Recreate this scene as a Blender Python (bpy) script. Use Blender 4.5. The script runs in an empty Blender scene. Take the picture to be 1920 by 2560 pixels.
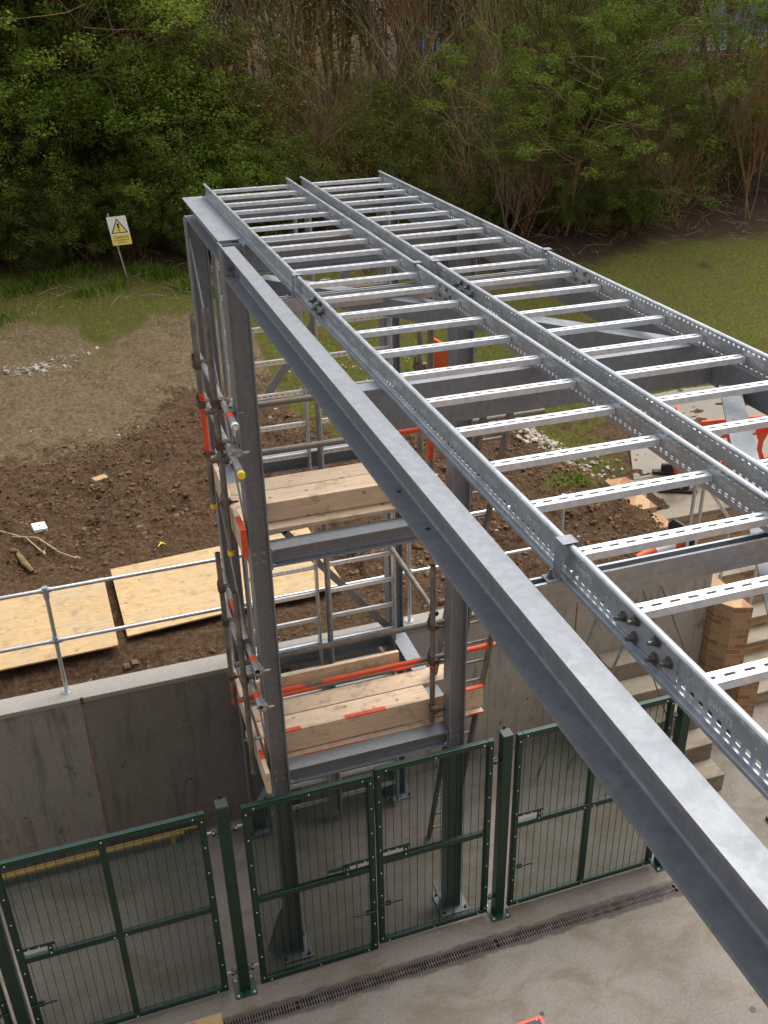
import bpy, bmesh, math, random
from mathutils import Vector, Matrix, noise
S = bpy.context.scene
COL = S.collection
R = math.radians
rnd = random.Random(7)

# ------------------------------------------------------------------ materials
def nmat(name):
    m = bpy.data.materials.new(name); m.use_nodes = True
    nt = m.node_tree; nt.nodes.clear()
    o = nt.nodes.new('ShaderNodeOutputMaterial'); b = nt.nodes.new('ShaderNodeBsdfPrincipled')
    nt.links.new(b.outputs[0], o.inputs[0])
    return m, nt, b
def N(nt, t, **kw):
    n = nt.nodes.new(t)
    for k, v in kw.items():
        if k in n.inputs: n.inputs[k].default_value = v
        else: setattr(n, k, v)
    return n
def coords(nt, scale=(1, 1, 1), kind='Object'):
    tc = N(nt, 'ShaderNodeTexCoord'); mp = N(nt, 'ShaderNodeMapping')
    mp.inputs['Scale'].default_value = scale
    nt.links.new(tc.outputs[kind], mp.inputs[0]); return mp.outputs[0]
def noise_t(nt, vec, scale, detail=5, rough=.55, dist=0):
    n = N(nt, 'ShaderNodeTexNoise'); n.inputs['Scale'].default_value = scale
    n.inputs['Detail'].default_value = detail; n.inputs['Roughness'].default_value = rough
    n.inputs['Distortion'].default_value = dist
    nt.links.new(vec, n.inputs['Vector']); return n.outputs[0]
def ramp(nt, fac, stops, interp='LINEAR'):
    r = N(nt, 'ShaderNodeValToRGB'); e = r.color_ramp.elements; r.color_ramp.interpolation = interp
    while len(e) < len(stops): e.new(.5)
    for i, (p, c) in enumerate(stops):
        e[i].position = p; e[i].color = (c if len(c) == 4 else (*c, 1)) if isinstance(c, tuple) else (c, c, c, 1)
    nt.links.new(fac, r.inputs[0]); return r.outputs[0]
def mixc(nt, fac, a, b, mode='MIX'):
    m = N(nt, 'ShaderNodeMix', data_type='RGBA', blend_type=mode)
    for i, v in ((0, fac), (6, a), (7, b)):
        if hasattr(v, 'links'): nt.links.new(v, m.inputs[i])
        else: m.inputs[i].default_value = v if i == 0 else (*v, 1) if len(v) == 3 else v
    return m.outputs[2]
def bump(nt, b, h, strength=.3, dist=.01):
    n = N(nt, 'ShaderNodeBump'); n.inputs['Strength'].default_value = strength; n.inputs['Distance'].default_value = dist
    nt.links.new(h, n.inputs['Height']); nt.links.new(n.outputs[0], b.inputs['Normal'])
def setc(nt, b, c):
    if hasattr(c, 'links'): nt.links.new(c, b.inputs['Base Color'])
    else: b.inputs['Base Color'].default_value = (*c, 1)
def simple(name, col, rough=.6, metal=0, var=.25, scale=20, bmp=.1, spec=.5):
    m, nt, b = nmat(name); v = coords(nt)
    f = noise_t(nt, v, scale, 6)
    lo = tuple(x * (1 - var) for x in col); hi = tuple(min(1, x * (1 + var)) for x in col)
    setc(nt, b, ramp(nt, f, [(.3, lo), (.7, hi)]))
    b.inputs['Roughness'].default_value = rough; b.inputs['Metallic'].default_value = metal
    b.inputs['Specular IOR Level'].default_value = spec
    if bmp: bump(nt, b, noise_t(nt, v, scale * 4, 4), bmp, .005)
    return m
def galv(name, a, c, rough, metal, streak=(3, 3, 3)):
    m, nt, b = nmat(name); v = coords(nt, streak)
    f = noise_t(nt, v, 4, 10, .78, .2)
    vo = N(nt, 'ShaderNodeTexVoronoi'); vo.inputs['Scale'].default_value = 45
    nt.links.new(coords(nt), vo.inputs['Vector'])
    col = ramp(nt, f, [(.3, a), (.7, c)])
    sp = ramp(nt, vo.outputs['Color'], [(0, .80), (1, 1.0)])
    setc(nt, b, mixc(nt, 1.0, col, sp, 'MULTIPLY'))
    rr = ramp(nt, noise_t(nt, coords(nt), 9, 6), [(.3, rough - .07), (.7, rough + .1)])
    nt.links.new(rr, b.inputs['Roughness']); b.inputs['Metallic'].default_value = metal
    bump(nt, b, noise_t(nt, coords(nt), 30, 6), .05, .003)
    return m
M = {}
M['galv'] = galv('hot dip galvanised steel', (.205, .218, .236), (.27, .285, .306), .5, .35, (6, 6, 3))
M['zinc'] = galv('bright zinc strip', (.66, .68, .70), (.82, .83, .84), .34, .55)
M['zincdull'] = galv('zinc plate', (.40, .425, .445), (.56, .58, .60), .36, .7)
M['bolt'] = simple('bolt steel', (.16, .15, .13), .5, .7, .3, 60)
M['rail'] = galv('galvanised handrail tube', (.52, .55, .57), (.72, .74, .76), .3, .85, (2, 2, 8))

def tube_mat(name, rust, orange=None):
    m, nt, b = nmat(name); v = coords(nt, (1, 1, 1))
    f = noise_t(nt, v, 7, 8, .7, .5)
    c = ramp(nt, f, [(.3, (.10, .085, .07)), (.5, (.17, .15, .125)), (.68, (.26, .235, .2) if not rust else (.19, .10, .06))])
    if orange is not None:
        f2 = noise_t(nt, v, orange, 3, .5)
        c = mixc(nt, ramp(nt, f2, [(.46, 0.0), (.5, 1.0)]), c, (.70, .10, .03))
    setc(nt, b, c); b.inputs['Roughness'].default_value = .6; b.inputs['Metallic'].default_value = .25
    bump(nt, b, noise_t(nt, v, 80, 5), .25, .003); return m
M['tube'] = tube_mat('weathered scaffold tube', False)
M['tuberust'] = tube_mat('rusty scaffold tube', True)
M['tubeorange'] = tube_mat('orange painted scaffold tube', True, 2.0)
M['tubegrey'] = simple('grey scaffold tube', (.34, .34, .33), .45, .6, .25, 14)
M['coupler'] = simple('scaffold coupler steel', (.13, .085, .06), .7, .4, .5, 30, .3)
M['couplergrey'] = simple('zinc scaffold coupler', (.36, .35, .32), .5, .6, .3, 30, .3)
M['orange'] = simple('orange marker paint', (.60, .065, .022), .55, 0, .15, 25, .1)
M['yellow'] = simple('yellow plastic cap', (.85, .60, .03), .5, 0, .08, 25, 0)
M['green'] = simple('green powder coat', (.003, .030, .018), .38, 0, .25, 8, .04)
M['greend'] = simple('dark green plastic cap', (.05, .052, .055), .5, 0, .2, 20, 0)
M['wire'] = simple('green coated wire', (.006, .022, .014), .8, 0, .1, 20, 0, .05)
M['stud'] = simple('bright rivet', (.50, .51, .51), .45, .4, .1, 20, 0)
M['black'] = simple('black rubber', (.025, .025, .027), .6, 0, .3, 30, .1)
M['white'] = simple('white plastic', (.78, .77, .74), .5, 0, .08, 15, .05)
M['cream'] = simple('yellow sign face', (.85, .68, .13), .45, 0, .05, 15, 0)
M['signblack'] = simple('black print', (.02, .02, .015), .5, 0, .1, 15, 0)
M['navy'] = simple('navy print', (.015, .02, .09), .5, 0, .1, 15, 0)
M['red'] = simple('red reflective strip', (.80, .03, .015), .4, 0, .15, 10, 0)
M['bwhite'] = simple('white reflective strip', (.72, .72, .68), .4, 0, .1, 10, 0)
M['borange'] = simple('orange barrier plastic', (.62, .085, .025), .45, 0, .12, 6, .05)
M['stone'] = simple('pale limestone', (.34, .30, .245), .9, 0, .45, 5, .3)
M['clod'] = simple('clay clod', (.125, .078, .045), .97, 0, .6, 4, .5, .03)
M['stick'] = simple('dead twig wood', (.34, .25, .16), .9, 0, .3, 20, .3, .05)
M['bluesheet'] = simple('blue cladding', (.05, .18, .45), .5, 0, .3, 2, 0)
M['greysheet'] = simple('pale cladding', (.42, .50, .58), .5, 0, .3, 2, 0)
M['grating'] = simple('cast iron grating', (.085, .07, .062), .7, .2, .6, 9, .2)
M['pit'] = simple('drain pit', (.02, .017, .015), .9, 0, .3, 12, 0)

def wood_mat(name, dark, light, grain=(1.2, 26, 26), knots=True, grey=.35):
    m, nt, b = nmat(name)
    oi = N(nt, 'ShaderNodeObjectInfo'); tc = N(nt, 'ShaderNodeTexCoord'); mp = N(nt, 'ShaderNodeMapping')
    mp.inputs['Scale'].default_value = grain
    ad = N(nt, 'ShaderNodeVectorMath', operation='ADD'); sc = N(nt, 'ShaderNodeVectorMath', operation='SCALE')
    cb = N(nt, 'ShaderNodeCombineXYZ')
    for i in range(3): nt.links.new(oi.outputs['Random'], cb.inputs[i])
    nt.links.new(cb.outputs[0], sc.inputs[0]); sc.inputs['Scale'].default_value = 40
    nt.links.new(tc.outputs['Object'], ad.inputs[0]); nt.links.new(sc.outputs[0], ad.inputs[1])
    nt.links.new(ad.outputs[0], mp.inputs[0])
    f = noise_t(nt, mp.outputs[0], 3.0, 8, .65, .8)
    c = ramp(nt, f, [(.28, dark), (.62, light), (.85, tuple(min(1, x * 1.12) for x in light))])
    f2 = noise_t(nt, ad.outputs[0], 2.2, 5, .6)
    c = mixc(nt, ramp(nt, f2, [(.45, 0.0), (.75, grey)]), c, (.33, .29, .22))
    if knots:
        vo = N(nt, 'ShaderNodeTexVoronoi'); vo.inputs['Scale'].default_value = 5.2
        nt.links.new(ad.outputs[0], vo.inputs['Vector'])
        c = mixc(nt, ramp(nt, vo.outputs['Distance'], [(.04, .85), (.13, 0.0)]), c, (.13, .07, .035))
        f6 = noise_t(nt, ad.outputs[0], 7, 6, .7); c = mixc(nt, ramp(nt, f6, [(.54, 0.0), (.66, .55)]), c, (.20, .135, .08))
    vv = N(nt, 'ShaderNodeHueSaturation')
    mr = N(nt, 'ShaderNodeMapRange'); mr.inputs[3].default_value = .78; mr.inputs[4].default_value = 1.15
    nt.links.new(oi.outputs['Random'], mr.inputs[0]); nt.links.new(mr.outputs[0], vv.inputs['Value'])
    nt.links.new(c, vv.inputs['Color']); setc(nt, b, vv.outputs[0])
    b.inputs['Roughness'].default_value = .8
    bump(nt, b, f, .25, .003); return m
M['wood'] = wood_mat('scaffold board pine', (.42, .29, .185), (.60, .46, .32))
M['woody'] = wood_mat('scaffold board pine lengthwise', (.42, .29, .185), (.60, .46, .32), (26, 1.2, 26))
M['ply'] = wood_mat('plywood face', (.32, .20, .09), (.46, .32, .155), (2.2, 9, 9), True, .55)
M['timber'] = wood_mat('yellow batten', (.42, .26, .07), (.62, .42, .14), (1.2, 60, 60), False, .15)

def concrete(name, lo, hi, kind='wall'):
    m, nt, b = nmat(name); v = coords(nt)
    f = noise_t(nt, v, 1.1 if kind == 'wall' else .55, 9, .62, .6)
    c = ramp(nt, f, [(.3, lo), (.72, hi)])
    f3 = noise_t(nt, v, 38, 6, .7)
    c = mixc(nt, .5, c, ramp(nt, f3, [(.3, tuple(x * .7 for x in lo)), (.7, hi)]))
    if kind == 'wall':
        v2 = coords(nt, (5.5, 5.5, .7)); f4 = noise_t(nt, v2, 1.3, 7, .7, .3)
        c = mixc(nt, ramp(nt, f4, [(.52, 0.0), (.66, .55)]), c, (.085, .075, .066))
        v3 = coords(nt, (2.2, 2.2, 1.4)); f5 = noise_t(nt, v3, 2.6, 4, .6)
        c = mixc(nt, ramp(nt, f5, [(.62, 0.0), (.68, .5)]), c, (.07, .055, .048))
    if kind == 'floor':
        f4 = noise_t(nt, coords(nt, (1, 1.6, 1)), 1.5, 8, .7, .5)
        c = mixc(nt, ramp(nt, f4, [(.46, 0.0), (.62, .6)]), c, (.115, .092, .058))
        sp_ = N(nt, 'ShaderNodeSeparateXYZ'); nt.links.new(v, sp_.inputs[0])
        m1 = N(nt, 'ShaderNodeMath', operation='SUBTRACT'); nt.links.new(sp_.outputs[1], m1.inputs[0]); m1.inputs[1].default_value = 5.807
        m2 = N(nt, 'ShaderNodeMath', operation='ABSOLUTE'); nt.links.new(m1.outputs[0], m2.inputs[0])
        f7 = noise_t(nt, coords(nt, (1.5, 4, 1)), 3, 6, .7)
        m3 = N(nt, 'ShaderNodeMath', operation='MULTIPLY_ADD'); nt.links.new(f7, m3.inputs[0]); m3.inputs[1].default_value = -.16; nt.links.new(m2.outputs[0], m3.inputs[2])
        c = mixc(nt, ramp(nt, m3.outputs[0], [(.0, .75), (.035, 0.0)]), c, (.05, .042, .036))
        f5 = noise_t(nt, v, 7, 5, .7)
        c = mixc(nt, ramp(nt, f5, [(.66, 0.0), (.74, .4)]), c, (.13, .10, .07))
    setc(nt, b, c); b.inputs['Roughness'].default_value = .88; b.inputs['Specular IOR Level'].default_value = .2
    bump(nt, b, f3, .18, .004); return m
M['cwall'] = concrete('shuttered concrete', (.15, .136, .12), (.25, .228, .20), 'wall')
M['cwall2'] = concrete('pale shuttered concrete', (.32, .288, .243), (.45, .41, .35), 'wall')
M['cwall3'] = concrete('grey shuttered concrete', (.21, .193, .17), (.32, .297, .265), 'wall')
M['ccope'] = concrete('fresh concrete coping', (.25, .232, .205), (.35, .325, .29), 'plain')
M['cfloor'] = concrete('yard concrete', (.135, .119, .103), (.245, .220, .190), 'floor')
M['cstep'] = concrete('step concrete', (.20, .172, .128), (.31, .27, .205), 'floor')
M['cpath'] = concrete('path concrete', (.20, .175, .145), (.30, .265, .22), 'plain')

def brick_mat(name, swap=False):
    m, nt, b = nmat(name); tc = N(nt, 'ShaderNodeTexCoord'); sep = N(nt, 'ShaderNodeSeparateXYZ'); cb = N(nt, 'ShaderNodeCombineXYZ')
    nt.links.new(tc.outputs['Object'], sep.inputs[0])
    ad = N(nt, 'ShaderNodeMath', operation='MULTIPLY_ADD'); nt.links.new(sep.outputs[1], ad.inputs[0]); ad.inputs[1].default_value = -.75; nt.links.new(sep.outputs[0], ad.inputs[2])
    nt.links.new(ad.outputs[0], cb.inputs[0]); nt.links.new(sep.outputs[2], cb.inputs[1])
    br = N(nt, 'ShaderNodeTexBrick'); nt.links.new(cb.outputs[0], br.inputs[0])
    br.inputs['Scale'].default_value = 1; br.inputs['Brick Width'].default_value = .225; br.inputs['Row Height'].default_value = .075
    br.inputs['Mortar Size'].default_value = .009; br.inputs['Mortar Smooth'].default_value = .2
    br.inputs['Color1'].default_value = (.40, .27, .14, 1); br.inputs['Color2'].default_value = (.24, .07, .03, 1); br.inputs['Bias'].default_value = -.1
    br.inputs['Mortar'].default_value = (.36, .29, .20, 1)
    f = noise_t(nt, tc.outputs['Object'], 6, 6)
    c = mixc(nt, .22, br.outputs[0], ramp(nt, f, [(.35, (.24, .11, .05)), (.65, (.50, .36, .2))]), 'MIX')
    setc(nt, b, c); b.inputs['Roughness'].default_value = .9
    bump(nt, b, br.outputs['Fac'], -.4, .006); return m
M['brick'] = brick_mat('multi stock brick')

def ground_mat():
    m, nt, b = nmat('clay and grass ground'); v = coords(nt)
    at = N(nt, 'ShaderNodeVertexColor'); at.layer_name = 'zone'
    sep = N(nt, 'ShaderNodeSeparateColor'); nt.links.new(at.outputs[0], sep.inputs[0])
    f1 = noise_t(nt, v, 3.2, 10, .72, .5); f2 = noise_t(nt, v, 17, 8, .75); f3 = noise_t(nt, v, .8, 5, .6)
    clay = ramp(nt, f1, [(.3, (.050, .029, .017)), (.5, (.115, .068, .038)), (.7, (.19, .122, .072))])
    clay = mixc(nt, .6, clay, ramp(nt, f2, [(.36, (.034, .017, .009)), (.52, (.130, .080, .046)), (.68, (.28, .19, .12))]))
    dry = ramp(nt, f1, [(.3, (.105, .073, .038)), (.55, (.20, .150, .078)), (.75, (.29, .225, .135))])
    dry = mixc(nt, .6, dry, ramp(nt, f2, [(.36, (.085, .058, .032)), (.52, (.20, .15, .09)), (.66, (.38, .31, .22))]))
    grass = ramp(nt, f2, [(.35, (.055, .062, .012)), (.52, (.115, .130, .022)), (.68, (.20, .195, .045))])
    grass = mixc(nt, ramp(nt, f1, [(.42, 0.0), (.6, .8)]), grass, (.13, .10, .04))
    litter = ramp(nt, f2, [(.3, (.035, .021, .014)), (.55, (.085, .052, .033)), (.8, (.19, .13, .09))])
    fc = ramp(nt, mixc(nt, .4, f1, f2), [(.36, 0.0), (.64, 1.0)])
    base = mixc(nt, ramp(nt, mixc(nt, .5, sep.outputs[0], fc), [(.38, 0.0), (.62, 1.0)]), clay, dry)
    base = mixc(nt, ramp(nt, mixc(nt, .5, sep.outputs[1], fc), [(.40, 0.0), (.60, 1.0)]), base, grass)
    base = mixc(nt, ramp(nt, mixc(nt, .5, sep.outputs[2], fc), [(.40, 0.0), (.60, 1.0)]), base, litter)
    vo = N(nt, 'ShaderNodeTexVoronoi'); vo.inputs['Scale'].default_value = 5; nt.links.new(v, vo.inputs['Vector'])
    setc(nt, b, base); b.inputs['Roughness'].default_value = .93; b.inputs['Specular IOR Level'].default_value = .08
    hh = mixc(nt, .5, f2, noise_t(nt, v, 45, 8, .8))
    bump(nt, b, hh, 1.0, .10); return m
M['ground'] = ground_mat()

def leaf_mat(name, a, c, trans=.25):
    m, nt, b = nmat(name)
    oi = N(nt, 'ShaderNodeObjectInfo'); at = N(nt, 'ShaderNodeVertexColor'); at.layer_name = 'tint'
    sep = N(nt, 'ShaderNodeSeparateColor'); nt.links.new(at.outputs[0], sep.inputs[0])
    col = ramp(nt, sep.outputs[0], [(0, a), (1, c)])
    hs = N(nt, 'ShaderNodeHueSaturation'); mr = N(nt, 'ShaderNodeMapRange'); mr.inputs[3].default_value = .75; mr.inputs[4].default_value = 1.2
    nt.links.new(oi.outputs['Random'], mr.inputs[0]); nt.links.new(mr.outputs[0], hs.inputs['Value']); nt.links.new(col, hs.inputs['Color'])
    setc(nt, b, hs.outputs[0]); b.inputs['Roughness'].default_value = .75; b.inputs['Specular IOR Level'].default_value = .08
    tr = N(nt, 'ShaderNodeBsdfTranslucent'); nt.links.new(hs.outputs[0], tr.inputs[0])
    mx = N(nt, 'ShaderNodeMixShader'); mx.inputs[0].default_value = trans
    nt.links.new(b.outputs[0], mx.inputs[1]); nt.links.new(tr.outputs[0], mx.inputs[2])
    out = [n for n in nt.nodes if n.type == 'OUTPUT_MATERIAL'][0]; nt.links.new(mx.outputs[0], out.inputs[0])
    return m
M['leafA'] = leaf_mat('fresh green leaves', (.07, .105, .014), (.20, .26, .035), .38)
M['leafB'] = leaf_mat('olive spring leaves', (.11, .115, .012), (.30, .27, .035), .38)
M['leafC'] = leaf_mat('dark shrub leaves', (.05, .072, .014), (.145, .178, .034), .35)
M['bark'] = simple('grey brown bark', (.17, .12, .062), .95, 0, .4, 9, .4, .05)
M['barkred'] = simple('reddish twig bark', (.24, .14, .072), .95, 0, .4, 9, .3, .05)
M['grassblade'] = leaf_mat('grass blades', (.045, .085, .010), (.17, .24, .03))

# ------------------------------------------------------------------ mesh helpers
class MB:
    def __init__(s): s.v = []; s.f = []; s.m = []; s.sm = []; s.tint = []
    def add(s, vs, fs, mi=0, smooth=False):
        o = len(s.v); s.v += [tuple(p) for p in vs]
        for f in fs: s.f.append(tuple(i + o for i in f)); s.m.append(mi); s.sm.append(smooth)
    def box(s, x0, x1, y0, y1, z0, z1, mi=0):
        x0, x1 = sorted((x0, x1)); y0, y1 = sorted((y0, y1)); z0, z1 = sorted((z0, z1))
        v = [(x, y, z) for x in (x0, x1) for y in (y0, y1) for z in (z0, z1)]
        s.add(v, [(0, 1, 3, 2), (4, 6, 7, 5), (0, 4, 5, 1), (2, 3, 7, 6), (0, 2, 6, 4), (1, 5, 7, 3)], mi)
    def prism(s, prof, p0, p1, u, mi=0, smooth=False, caps=True):
        """extrude 2-D profile (a,b) from p0 to p1; a along u, b along w = axis x u"""
        p0, p1, u = Vector(p0), Vector(p1), Vector(u); ax = (p1 - p0).normalized(); u = (u - ax * u.dot(ax)).normalized(); w = ax.cross(u)
        n = len(prof); vs = [p + u * a + w * b for p in (p0, p1) for a, b in prof]
        fs = [(i, (i + 1) % n, n + (i + 1) % n, n + i) for i in range(n)]
        s.add(vs, fs, mi, smooth)
        if caps: s.add(vs, [tuple(range(n))[::-1], tuple(range(n, 2 * n))], mi)
    def bar(s, p0, p1, a, b, u=(0, 0, 1), mi=0):
        s.prism([(-a / 2, -b / 2), (a / 2, -b / 2), (a / 2, b / 2), (-a / 2, b / 2)], p0, p1, u, mi)
    def tube(s, p0, p1, r, r1=None, n=14, mi=0, hollow=0, caps=True):
        p0, p1 = Vector(p0), Vector(p1); r1 = r if r1 is None else r1
        ax = (p1 - p0).normalized(); u = Vector((0, 0, 1)) if abs(ax.z) < .9 else Vector((1, 0, 0))
        u = (u - ax * u.dot(ax)).normalized(); w = ax.cross(u)
        def ring(p, q): return [p + (u * math.cos(2 * math.pi * i / n) + w * math.sin(2 * math.pi * i / n)) * q for i in range(n)]
        side = [(i, (i + 1) % n, n + (i + 1) % n, n + i) for i in range(n)]
        s.add(ring(p0, r) + ring(p1, r1), side, mi, True)
        if hollow:
            s.add(ring(p0, r - hollow) + ring(p1, r1 - hollow), [f[::-1] for f in side], mi, True)
            for p, q in ((p0, r), (p1, r1)): s.add(ring(p, q) + ring(p, q - hollow), side, mi)
        elif caps:
            s.add(ring(p0, r), [tuple(range(n))[::-1]], mi); s.add(ring(p1, r1), [tuple(range(n))], mi)
    def path(s, pts, rs, n=5, mi=0):
        pts = [Vector(p) for p in pts]; k = len(pts); vs = []
        for i, p in enumerate(pts):
            ax = (pts[min(i + 1, k - 1)] - pts[max(i - 1, 0)]).normalized()
            u = Vector((0, 0, 1)) if abs(ax.z) < .85 else Vector((1, 0, 0)); u = (u - ax * u.dot(ax)).normalized(); w = ax.cross(u)
            vs += [p + (u * math.cos(2 * math.pi * j / n) + w * math.sin(2 * math.pi * j / n)) * rs[i] for j in range(n)]
        fs = [(i * n + j, i * n + (j + 1) % n, (i + 1) * n + (j + 1) % n, (i + 1) * n + j) for i in range(k - 1) for j in range(n)]
        s.add(vs, fs, mi, True)
    def sphere(s, c, r, mi=0, n=8, sz=1):
        vs = []; c = Vector(c)
        for i in range(1, n):
            t = math.pi * i / n
            vs += [c + Vector((math.sin(t) * math.cos(2 * math.pi * j / n) * r, math.sin(t) * math.sin(2 * math.pi * j / n) * r, math.cos(t) * r * sz)) for j in range(n)]
        fs = [(i * n + j, (i + 1) * n + j, (i + 1) * n + (j + 1) % n, i * n + (j + 1) % n) for i in range(n - 2) for j in range(n)]
        a = len(vs); vs += [c + Vector((0, 0, r * sz)), c - Vector((0, 0, r * sz))]
        fs += [(a, j, (j + 1) % n) for j in range(n)] + [(a + 1, (n - 2) * n + (j + 1) % n, (n - 2) * n + j) for j in range(n)]
        s.add(vs, fs, mi, True)
    def mesh(s, name, mats, off=(0, 0, 0)):
        me = bpy.data.meshes.new(name)
        ox, oy, oz = off
        me.from_pydata([(x - ox, y - oy, z - oz) for x, y, z in s.v], [], s.f)
        me.polygons.foreach_set('material_index', s.m); me.polygons.foreach_set('use_smooth', s.sm)
        for m in mats: me.materials.append(M[m])
        me.update(); return me
    def build(s, name, mats, parent=None, bevel=0, loc=None):
        """mesh given in world coordinates; origin goes to the parent (or loc)"""
        if isinstance(mats, str): mats = [mats]
        off = tuple(parent['_o']) if parent is not None else (loc or (0, 0, 0))
        me = s.mesh(name, mats, off); o = bpy.data.objects.new(name, me); COL.objects.link(o)
        o['_o'] = off
        if parent is not None: o.parent = parent
        else: o.location = off
        if bevel:
            b = o.modifiers.new('bevel', 'BEVEL'); b.width = bevel; b.segments = 2; b.limit_method = 'ANGLE'; b.angle_limit = R(40)
            b.harden_normals = False
        return o
def tag(o, label=None, cat=None, group=None, kind=None):
    for k, v in (('label', label), ('category', cat), ('group', group), ('kind', kind)):
        if v: o[k] = v
    return o
def thing(name, label, cat, loc=(0, 0, 0), group=None):
    o = bpy.data.objects.new(name, None); COL.objects.link(o); o.location = loc; o['_o'] = tuple(loc)
    o.empty_display_size = .1
    return tag(o, label, cat, group)
def kids(o): return [c for c in bpy.data.objects if c.parent == o]
def dup(o, parent=None):
    c = o.copy(); COL.objects.link(c)
    if parent is not None: c.parent = parent
    for ch in kids(o): dup(ch, c)
    return c
def text_geo(txt, size, extrude, align='CENTER'):
    cu = bpy.data.curves.new('txt', 'FONT'); cu.body = txt; cu.size = size; cu.extrude = extrude; cu.align_x = align; cu.align_y = 'CENTER'
    cu.resolution_u = 2
    ob = bpy.data.objects.new('txt', cu); COL.objects.link(ob); bpy.context.view_layer.update()
    me = bpy.data.meshes.new_from_object(ob); vs = [v.co.copy() for v in me.vertices]; fs = [tuple(p.vertices) for p in me.polygons]
    bpy.data.objects.remove(ob); bpy.data.meshes.remove(me); bpy.data.curves.remove(cu)
    return vs, fs
def add_text(mb, geo, origin, right, up, mi):
    right, up = Vector(right), Vector(up); nn = right.cross(up); o = Vector(origin)
    mb.add([o + right * v.x + up * v.y + nn * v.z for v in geo[0]], geo[1], mi)

def hprof(b, h, tf, tw, r=.009):
    """H section: flanges are b wide (a direction), depth h (b direction)"""
    q = []
    def fil(cx, cy, a0, a1):
        return [(cx + r * math.cos(R(a0 + (a1 - a0) * k / 3)), cy + r * math.sin(R(a0 + (a1 - a0) * k / 3))) for k in range(4)]
    H = h / 2; B = b / 2; t = tw / 2
    q += [(-B, -H), (B, -H), (B, -H + tf)] + fil(t + r, -H + tf + r, 270, 180) + fil(t + r, H - tf - r, 180, 90) + [(B, H - tf), (B, H), (-B, H), (-B, H - tf)]
    q += fil(-t - r, H - tf - r, 90, 0) + fil(-t - r, -H + tf + r, 0, -90) + [(-B, -H + tf)]
    return q
def cprof(b, h, tf, tw, r=.010):
    """channel: web outer face at a=0, toes to a=-b"""
    def fil(cx, cy, a0, a1):
        return [(cx + r * math.cos(R(a0 + (a1 - a0) * k / 3)), cy + r * math.sin(R(a0 + (a1 - a0) * k / 3))) for k in range(4)]
    H = h / 2
    return [(0, -H), (0, H), (-b, H), (-b, H - tf)] + fil(-tw - r, H - tf - r, 90, 0) + fil(-tw - r, -H + tf + r, 0, -90) + [(-b, -H + tf), (-b, -H)]
def bolt(mb, p, d, r=.011, mi=0, l=.014):
    p, d = Vector(p), Vector(d).normalized()
    mb.tube(p, p + d * .003, r * 1.5, n=10, mi=mi); mb.tube(p + d * .003, p + d * l, r, n=6, mi=mi); mb.tube(p + d * l, p + d * (l + .012), r * .55, n=8, mi=mi)

ZT = 6.795     # top of the steel
# ------------------------------------------------------------------ steel gantry
G = thing('steel_gantry', 'grey galvanised steel gantry of columns and beams carrying the cable ladders', 'steel frame', (1.066, 6.406, 0))
colH = hprof(.152, .152, .0095, .007)
cols = {'FL': (1.066, 6.406, ZT), 'FR': (2.696, 6.406, ZT), 'BL': (1.066, 8.066, 6.642), 'BR': (2.696, 8.066, 6.642)}
for k, (x, y, zt) in cols.items():
    b = MB(); b.prism(colH, (x, y, .022), (x, y, zt), (0, 1, 0), 0, True)
    for lv in (4.43, 2.24, 6.70):
        if lv > zt: continue
        for dz in (-.04, .04):
            for dx in (-.038, .038):
                bolt(b, (x + dx, y - .0035, lv + dz), (0, -1, 0), .011, 1)
    c = b.build('column', ['galv', 'zincdull'], G)
    md = c.modifiers.new('edges', 'EDGE_SPLIT'); md.split_angle = R(40)
    p = MB(); p.box(x - .15, x + .15, y - .15, y + .15, .002, .02)
    for sx in (-1, 1):
        for sy in (-1, 1): bolt(p, (x + sx * .115, y + sy * .115, .02), (0, 0, 1), .014, 1, .03)
    p.build('base_plate', ['galv', 'bolt'], c)
def hbeam(p0, p1, u=(0, 0, 1), prof=None, up=None):
    b = MB(); b.prism(prof or hprof(.152, .157, .0095, .007), p0, p1, u, 0, True)
    o = b.build('beam', 'galv', G); md = o.modifiers.new('edges', 'EDGE_SPLIT'); md.split_angle = R(40); return o
# for horizontal H beams the flanges are horizontal: a direction must be horizontal
def xbeam(y, zt, h=.157, bw=.152, x0=1.145, x1=2.617): hbeam((x0, y, zt - h / 2), (x1, y, zt - h / 2), (0, 1, 0), hprof(bw, h, .0095, .007))
def ybeam(x, zt, h=.157, bw=.152, y0=6.485, y1=7.987): hbeam((x, y0, zt - h / 2), (x, y1, zt - h / 2), (1, 0, 0), hprof(bw, h, .0095, .007))
xbeam(6.42, ZT + .001, .203); xbeam(8.066, ZT - .002, .203)
ybeam(1.083, ZT + .003, .15, .165, 6.50, 8.155); ybeam(2.70, ZT - .003, .15, .152, 6.485, 8.145)
for zt in (4.511, 2.316):
    xbeam(6.42, zt); xbeam(8.05, zt + .001); ybeam(1.066, zt - .001, y0=6.489, y1=7.985); ybeam(2.696, zt - .002, y0=6.489, y1=7.985)
for zt in (4.511, 2.316):       # end plates with bolts on the front beams
    for x, s in ((1.1435, 1), (2.6185, -1)):
        b = MB(); b.box(x - .0012, x + s * .012, 6.345, 6.495, zt - .175, zt + .012)
        for dz in (-.14, -.02): bolt(b, (x + s * .012, 6.36, zt + dz), (s, 0, 0), .009, 1)
        b.build('end_plate', ['galv', 'stud'], G)
# the long channels back to the building, open side outwards
ch = cprof(.086, .200, .014, .008)
b = MB(); b.prism([(-a, bb) for a, bb in ch][::-1], (1.075, 6.326, ZT - .1), (1.075, -.9, ZT - .1), (1, 0, 0), 0, True)
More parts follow.
